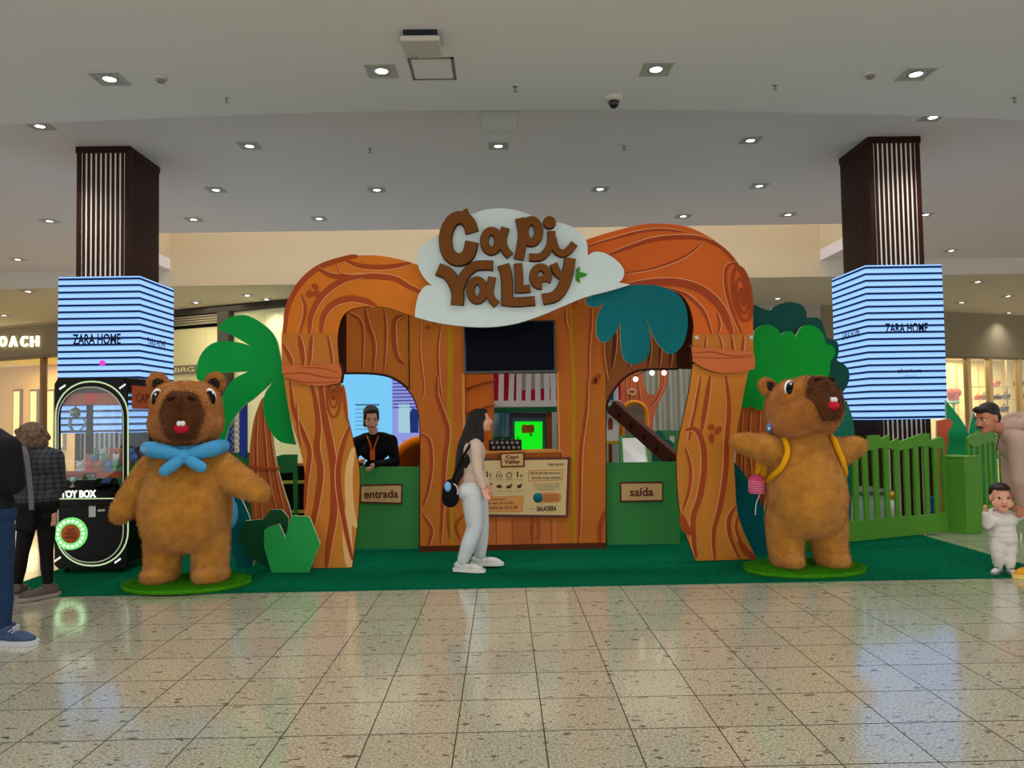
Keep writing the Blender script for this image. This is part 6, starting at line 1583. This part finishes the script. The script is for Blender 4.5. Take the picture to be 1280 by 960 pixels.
skin_a = mat('skin_light', (204, 150, 126), .55, .3, bump=.05, bscale=90)
skin_b = mat('skin_tan', (176, 116, 90), .55, .3, bump=.05, bscale=90)
hair_black = mat('hair_black', (16, 12, 13), .45, .4, raw=True, bump=.6, bscale=40, stretch=(6, 6, .6))
hair_dark = mat('hair_dark', (30, 20, 16), .5, .4, raw=True, bump=.6, bscale=60)
hair_grey = mat('hair_grey', (118, 96, 76), .7, .2, rgb2=(70, 54, 42), vscale=38, bump=.9, bscale=50)
def cap_hair(mb, c, F, s, back=.0):
    L = lambda x, y, z: Vector(c) + F @ (Vector((x, y, z)) * s)
    mb.ell(L(0, -.032, .052), (.081 * s, .094 * s, .080 * s), F, n=24, m=14)
    mb.ell(L(0, -.045, .01), (.080 * s, .075 * s, .085 * s), F, n=24, m=14)
    mb.ell(L(0, .030, .098), (.058 * s, .048 * s, .026 * s), F, n=20, m=12)
    for x in (-.062, .062): mb.ell(L(x, .022, .035), (.018 * s, .03 * s, .045 * s), F, n=12, m=8)
    return L
# ---- woman walking past the price board
WY = 7.95
def hair_woman(root, V, F, s, B):
    mb = MB(); L = cap_hair(mb, V['head'], F, s)
    for x in (-.062, .062):
        chain(mb, [(L(x, -.01, .04), .035), (L(x * 1.05, -.02, -.08), .036), (L(x * 1.2, -.02, -.19), .036)])
    p = V['head']
    chain(mb, [(L(0, -.07, .02), .075), (at(587, 545, WY), .085), (at(582, 560, WY), .09), (at(578, 576, WY - .03), .075), (at(574, 590, WY - .04), .05), (at(571, 602, WY - .05), .03), (at(569, 612, WY - .05), .012)])
    chain(mb, [(L(0, -.05, -.05), .07), (at(591, 555, WY - .09), .055), (at(587, 570, WY - .11), .045), (at(583, 584, WY - .1), .02)])
    blob('long_hair', mb, hair_black, root, .01, 3)
wm = human('person', 'woman with long black hair, beige top and white trousers walking past the price board', (at(590, 712, WY).x, WY, .012),
    dict(pelvis=at(592, 607, WY), neck=at(592, 549, WY), head=at(601.5, 526, WY), shR=at(595, 557, WY - .16), shL=at(589, 557, WY + .16), elR=at(597, 588, WY - .19), haR=at(604, 609, WY - .2), elL=at(598, 588, WY + .2), haL=at(608, 606, WY + .16),
         hipR=at(591, 615, WY - .08), hipL=at(594, 615, WY + .08), knR=at(594, 660, WY - .09), knL=at(601, 656, WY + .1), anR=Vector((*at(578, 700, WY - .1).xy, .115)), anL=Vector((*at(600, 695, WY + .12).xy, .13))),
    (1, .05, .08), skin_a, mat('top_beige', (188, 166, 150), .8, bump=.5, bscale=14), mat('trousers_white', (186, 190, 194), .8, bump=.9, bscale=7), hair_woman,
    s=.96, hs=1.0, loose=1.05, ploose=1.3, tw=1.0, shoes=(mat('sneaker_white', (186, 184, 180), .5, var=.15, vscale=30), mat('sole_white', (206, 204, 200), .5), True, mat('lace_grey', (110, 110, 114), .6)), shoe_dirs={'R': (1, -.35, 0), 'L': (1, -.1, 0)}, handdir={'R': (.35, -.1, -1), 'L': (.6, 0, -1)})
bag = thing('backpack', 'small black backpack hanging behind the hip of the walking woman', 'backpack', at(563, 632, WY - .1))
p = at(563, 616, WY - .1); mb = MB(); mb.ell(p, (.085, .10, .14), n=20, m=12); mb.ell(p + Vector((.0, 0, -.05)), (.09, .10, .10), n=20, m=12); blob('pouch', mb, mat('bag_black', (16, 16, 20), .6, raw=True), bag, .01, 3)
MB().tube(smooth([p + Vector((.02, .0, .12)), at(572, 585, WY - .12), at(584, 562, WY - .2), at(592, 550, WY - .14)], 5), .014, 6).build('strap', mat('bag_black', (16, 16, 20), .6, raw=True), bag)
MB().ell(p + Vector((-.02, -.09, .07)), (.035, .02, .05), n=12, m=8).build('blue_pouch', mat('pouch_blue', (120, 160, 206), .5), bag)
MB().tube([p + Vector((.03 + .05 * math.cos(a), -.1, .03 + .07 * math.sin(a))) for a in [-.6 + i * .25 for i in range(9)]], .006, 5).build('cord', white_p, bag)
# ---- attendant behind the entrance gate
TYa = 9.62
black_j = mat('jacket_black', (13, 12, 15), .8, .2, raw=True, bump=.3, bscale=12)
def hair_att(root, V, F, s, B):
    mb = MB(); L = cap_hair(mb, V['head'], F, s)
    mb.ell(L(.03, -.11, -.04), (.05, .05, .06), n=14, m=8); chain(mb, [(L(.03, -.12, -.05), .045), (L(.05, -.13, -.12), .03)])
    blob('tied_hair', mb, hair_black, root, .009, 3)
att = human('person', 'attendant in black jacket leaning over the entrance gate', (at(475, 688, TYa + .2).x, TYa + .2, .012),
    dict(pelvis=at(472, 612, TYa + .25), neck=at(467, 541, TYa - .06), head=at(464, 523, TYa - .17), shR=at(447, 553, TYa), shL=at(489, 551, TYa + .02), elR=at(440, 578, TYa + .05), haR=at(448, 583, TYa + .02), elL=at(494, 578, TYa - .1), haL=at(468, 581, 9.27),
         hipR=at(463, 618, TYa + .25), hipL=at(483, 618, TYa + .25), knR=at(462, 650, TYa + .25), knL=at(487, 650, TYa + .25), anR=Vector((*at(466, 684, TYa + .3).xy, .115)), anL=Vector((*at(488, 684, TYa + .3).xy, .115))),
    (.22, -.9, -.35), skin_a, black_j, mat('trousers_black', (12, 12, 14), .8, .2, raw=True), hair_att, s=.98, hs=1.2, loose=1.2, tw=1.15, body_fwd=(0, -1, 0),
    shoes=(mat('shoe_black', (14, 14, 14), .5, raw=True), mat('shoe_black', (14, 14, 14), .5, raw=True), True), handdir={'L': (-.45, -.75, -.5), 'R': (.8, -.3, -.2)}, shoe_dirs={'L': (.2, -1, 0), 'R': (-.3, -1, 0)}, top_name='jacket')
p = at(466, 551, TYa - .14)
MB().tube(smooth([at(459, 545, TYa - .1), at(463, 556, TYa - .2), at(465.5, 566, TYa - .2), at(469, 556, TYa - .2), at(473, 545, TYa - .1)], 5), .010, 6).build('lanyard', mat('lanyard_orange', (176, 74, 24), .6), att)
MB().rbox(at(463, 570, TYa - .2).x, at(469, 570, TYa - .2).x, TYa - .225, TYa - .215, at(465, 575, TYa - .2).z, at(465, 563, TYa - .2).z, .002).build('badge', mat('badge_orange', (190, 84, 30), .5), att, True)
# ---- man bending down on the right
MYm = 7.3
def hair_man(root, V, F, s, B):
    mb = MB(); L = lambda x, y, z: Vector(V['head']) + F @ (Vector((x, y, z)) * s)
    mb.ell(L(0, -.028, .052), (.080 * s, .094 * s, .076 * s), F, n=24, m=14); mb.ell(L(0, .06, .092), (.055 * s, .04 * s, .03 * s), F, n=20, m=12); mb.ell(L(0, -.06, .0), (.07 * s, .05 * s, .07 * s), F, n=20, m=12)
    blob('hair', mb, hair_dark, root, .008, 2)
    MB().tube([L(-.03, .100, -.047), L(0, .108, -.042), L(.03, .100, -.047)], [.005 * s, .008 * s, .005 * s], 8).build('moustache', hair_dark, root)
hood = mat('hoodie_beige', (166, 142, 128), .85, bump=.5, bscale=10)
man = human('person', 'man in a beige hoodie bending down to hold the toddler', (at(1305, 715, MYm).x, MYm, .001),
    dict(pelvis=at(1328, 600, MYm + .1), neck=at(1256, 538, MYm + .0), head=at(1234, 523, MYm - .05), shR=at(1266, 548, MYm + .18), shL=at(1273, 551, MYm - .19), elR=at(1263, 590, MYm + .22), haR=at(1264, 620, MYm + .12), elL=at(1276, 600, MYm - .17), haL=at(1278, 628, MYm - .08),
         hipR=at(1338, 614, MYm + .2), hipL=at(1340, 614, MYm), knR=at(1318, 660, MYm + .22), knL=at(1318, 662, MYm - .1), anR=Vector((*at(1325, 700, MYm + .3).xy, .11)), anL=Vector((*at(1296, 712, MYm - .12).xy, .11))),
    (-.93, -.30, -.28), skin_b, hood, mat('trousers_tan', (176, 152, 118), .8), hair_man, s=1.08, hs=1.16, loose=1.4, tw=1.3, body_fwd=(-1, -.1, -.3), brow=(24, 16, 14),
    shoes=(mat('sneaker_orange', (216, 140, 40), .5, var=.2, vscale=20), mat('sole_pale', (226, 190, 110), .5), False, mat('lace_orange', (180, 90, 30), .6)), shoe_dirs={'L': (-1, -.25, 0), 'R': (-1, 0, 0)}, handdir={'R': (-.1, -.2, -1), 'L': (-.1, .1, -1)}, top_name='hoodie')
mb = MB(); nk = at(1262, 538, MYm + .0)
mb.tube([nk + Vector((.12 * math.cos(a) * .8 + .02, .15 * math.sin(a), .05 - .06 * math.cos(a) * -1 + .02)) for a in [i * math.pi / 10 for i in range(20)]], .05, 10, closed=True); mb.ell(nk + Vector((.12, 0, .03)), (.17, .16, .10), n=18, m=10)
blob('hood', mb, hood, man, .012, 4)
MB().tube(smooth([at(1249, 545, MYm - .16), at(1246, 560, MYm - .18), at(1247, 573, MYm - .18)], 4), .006, 6).build('drawstring', mat('string_dark', (50, 42, 38), .6), man)
# ---- toddler
TDY = 7.32
def hair_tod(root, V, F, s, B):
    mb = MB(); L = lambda x, y, z: Vector(V['head']) + F @ (Vector((x, y, z)) * s)
    mb.ell(L(0, -.03, .045), (.080 * s, .092 * s, .080 * s), F, n=24, m=14); mb.ell(L(0, .055, .085), (.06 * s, .035 * s, .022 * s), F, n=18, m=10)
    blob('hair', mb, hair_dark, root, .007, 2)
td_w = mat('tracksuit_white', (196, 192, 186), .85, bump=.5, bscale=16)
tod = human('person', 'toddler in a white hooded tracksuit held by the bending man', (at(1255, 716, TDY).x, TDY, .012),
    dict(pelvis=at(1254, 674, TDY), neck=at(1252, 641, TDY), head=at(1251, 622, TDY - .03), shR=at(1241, 648, TDY), shL=at(1263, 647, TDY), elR=at(1234, 656, TDY - .05), haR=at(1232, 641, TDY - .09), elL=at(1273, 645, TDY - .02), haL=at(1282, 634, TDY - .05),
         hipR=at(1248, 680, TDY), hipL=at(1260, 680, TDY), knR=at(1247, 694, TDY - .02), knL=at(1262, 695, TDY - .03), anR=Vector((*at(1248, 708, TDY).xy, .07)), anL=Vector((*at(1263, 711, TDY - .05).xy, .07))),
    (-.32, -.9, -.02), skin_a, td_w, td_w, hair_tod, s=.58, hs=1.15, loose=1.4, ploose=1.35, tw=1.3, child=True, vox=.008, body_fwd=(-.2, -1, 0), shoes=(mat('sneaker_white', (186, 184, 180), .5), mat('sole_grey', (120, 124, 130), .5), True, mat('lace_navy', (50, 60, 90), .6)), shoe_dirs={'R': (-.8, -.6, 0), 'L': (-.2, -1, 0)}, handdir={'R': (-.3, -.3, .8), 'L': (.8, -.1, .4)}, top_name='hooded_top')
mb = MB(); nk = at(1252, 643, TDY); mb.tube([nk + Vector((.085 * math.cos(a), .07 * math.sin(a) + .01, .01 - .02 * math.sin(a + 3.1))) for a in [i * math.pi / 10 for i in range(20)]], .028, 8, closed=True); blob('hood', mb, td_w, tod, .008, 3)
# ---- older woman at the machine, back to us
OY = 7.12
def plaid():
    m = bpy.data.materials.new('plaid_shirt'); m.use_nodes = True; nt = m.node_tree; N = nt.nodes.new; Lk = nt.links.new; b = nt.nodes['Principled BSDF']
    tc = N('ShaderNodeTexCoord'); sp = N('ShaderNodeSeparateXYZ'); Lk(tc.outputs['Object'], sp.inputs[0])
    outs = []
    for ax in 'XZ':
        a = N('ShaderNodeMath'); a.operation = 'MULTIPLY'; a.inputs[1].default_value = 22; Lk(sp.outputs[ax], a.inputs[0])
        f = N('ShaderNodeMath'); f.operation = 'FRACT'; Lk(a.outputs[0], f.inputs[0])
        g = N('ShaderNodeMath'); g.operation = 'GREATER_THAN'; g.inputs[1].default_value = .62; Lk(f.outputs[0], g.inputs[0]); outs.append(g)
    s_ = N('ShaderNodeMath'); s_.operation = 'ADD'; Lk(outs[0].outputs[0], s_.inputs[0]); Lk(outs[1].outputs[0], s_.inputs[1])
    r = N('ShaderNodeMath'); r.operation = 'DIVIDE'; r.inputs[1].default_value = 2; Lk(s_.outputs[0], r.inputs[0])
    cr = N('ShaderNodeValToRGB'); Lk(r.outputs[0], cr.inputs[0]); cr.color_ramp.elements[0].color = (.05, .057, .072, 1); cr.color_ramp.elements[1].color = (.008, .008, .011, 1)
    Lk(cr.outputs[0], b.inputs['Base Color']); b.inputs['Roughness'].default_value = .85
    return m
def hair_old(root, V, F, s, B):
    mb = MB(); L = lambda x, y, z: Vector(V['head']) + F @ (Vector((x, y, z)) * s); rnd = random.Random(4)
    mb.ell(L(0, -.03, .02), (.125 * s, .12 * s, .115 * s), F, n=24, m=14); mb.ell(L(0, -.03, -.05), (.14 * s, .115 * s, .095 * s), F, n=24, m=14)
    for i in range(46):
        a, b_ = rnd.uniform(0, 6.28), rnd.uniform(-.9, .9); mb.ell(L(.125 * math.cos(a) * math.cos(b_), -.03 + .115 * math.sin(a) * math.cos(b_), -.01 + .12 * math.sin(b_)), rnd.uniform(.02, .034) * s, n=10, m=6)
    blob('curly_hair', mb, hair_grey, root, .009, 1)
leg_b = mat('leggings_black', (18, 15, 18), .8, .2, raw=True)
old = human('person', 'curly grey-haired woman in dark plaid shirt standing at the claw machine', (at(45, 745, OY).x, OY, .001),
    dict(pelvis=at(46, 632, OY), neck=at(44, 560, OY), head=at(43, 546, OY + .03), shL=at(21, 572, OY), shR=at(68, 572, OY), elL=at(18, 612, OY + .05), haL=at(28, 622, OY + .28), elR=at(73, 610, OY + .06), haR=at(64, 618, OY + .3),
         hipL=at(36, 645, OY), hipR=at(58, 645, OY), knL=at(28, 690, OY), knR=at(58, 690, OY + .02), anL=Vector((*at(22, 733, OY + .05).xy, .105)), anR=Vector((*at(60, 733, OY - .0).xy, .105))),
    (.1, 1, -.1), skin_a, plaid(), leg_b, hair_old, s=1.0, hs=1.02, loose=1.25, tw=1.22, ploose=.82, show_face=False, shoes=(mat('shoe_taupe', (84, 72, 66), .6), mat('sole_taupe', (130, 124, 118), .6), False), shoe_dirs={'L': (-.3, 1, 0), 'R': (-.5, -.6, 0)}, top_name='plaid_shirt', pants_name='leggings')
hb = thing('shoulder_bag', 'black shoulder bag on a pale strap carried by the grey-haired woman', 'bag', at(33, 665, OY - .2))
a, b = at(22, 664, OY - .2), at(46, 637, OY - .2)
MB().rbox(a.x, b.x, OY - .25, OY - .17, a.z, b.z, .02).build('body', mat('bag_black2', (14, 15, 22), .5, raw=True), hb, True)
st_ = smooth([at(39.5, 640, OY - .215), at(38, 615, OY - .215), at(35, 585, OY - .21), at(31, 563, OY - .17), at(27, 555, OY - .06), at(24, 560, OY + .06)], 5)
mb = MB()
for q0, q1 in zip(st_[:-1], st_[1:]):
    mb.add([q0 + Vector((-.022, 0, 0)), q0 + Vector((.022, 0, 0)), q1 + Vector((.022, 0, 0)), q1 + Vector((-.022, 0, 0)), q0 + Vector((-.022, .006, 0)), q0 + Vector((.022, .006, 0)), q1 + Vector((.022, .006, 0)), q1 + Vector((-.022, .006, 0))], [(0, 1, 2, 3), (7, 6, 5, 4), (0, 4, 5, 1), (2, 6, 7, 3), (1, 5, 6, 2), (0, 3, 7, 4)])
mb.build('strap', mat('strap_grey', (96, 92, 96), .7), hb, True)
# ---- person in navy jacket at the left edge
NY = 5.75
navy = mat('jacket_navy', (17, 18, 28), .75, .25, raw=True, bump=.35, bscale=10)
def hair_nav(root, V, F, s, B):
    mb = MB(); cap_hair(mb, V['head'], F, s); blob('hair', mb, hair_dark, root, .009, 2)
nav = human('person', 'person in navy jacket and blue jeans cut by the left edge of the picture', (at(-14, 790, NY).x, NY, .001),
    dict(pelvis=at(-14, 645, NY), neck=at(-26, 533, NY), head=at(-30, 510, NY), shR=at(8, 560, NY - .1), shL=at(-55, 555, NY + .12), elR=at(17, 605, NY - .02), haR=at(8, 600, NY + .28), elL=at(-50, 610, NY + .2), haL=at(-20, 615, NY + .35),
         hipR=at(-2, 660, NY - .04), hipL=at(-28, 660, NY + .06), knR=at(2, 715, NY - .05), knL=at(-28, 715, NY + .1), anR=Vector((*at(4, 778, NY - .1).xy, .105)), anL=Vector((*at(-30, 775, NY + .15).xy, .105))),
    (.35, 1, 0), skin_a, navy, mat('jeans_blue', (22, 44, 74), .8, .2, bump=.3, bscale=20), hair_nav, s=1.08, hs=1.03, loose=1.35, tw=1.2, ploose=1.0, show_face=False, body_fwd=(.5, 1, 0),
    shoes=(mat('sneaker_blue', (52, 66, 92), .6, var=.2, vscale=25), mat('sole_light', (170, 174, 180), .5), False, mat('lace_pale', (150, 156, 166), .6)), shoe_dirs={'L': (.8, .5, 0), 'R': (1, -.15, 0)}, top_name='jacket', pants_name='jeans')
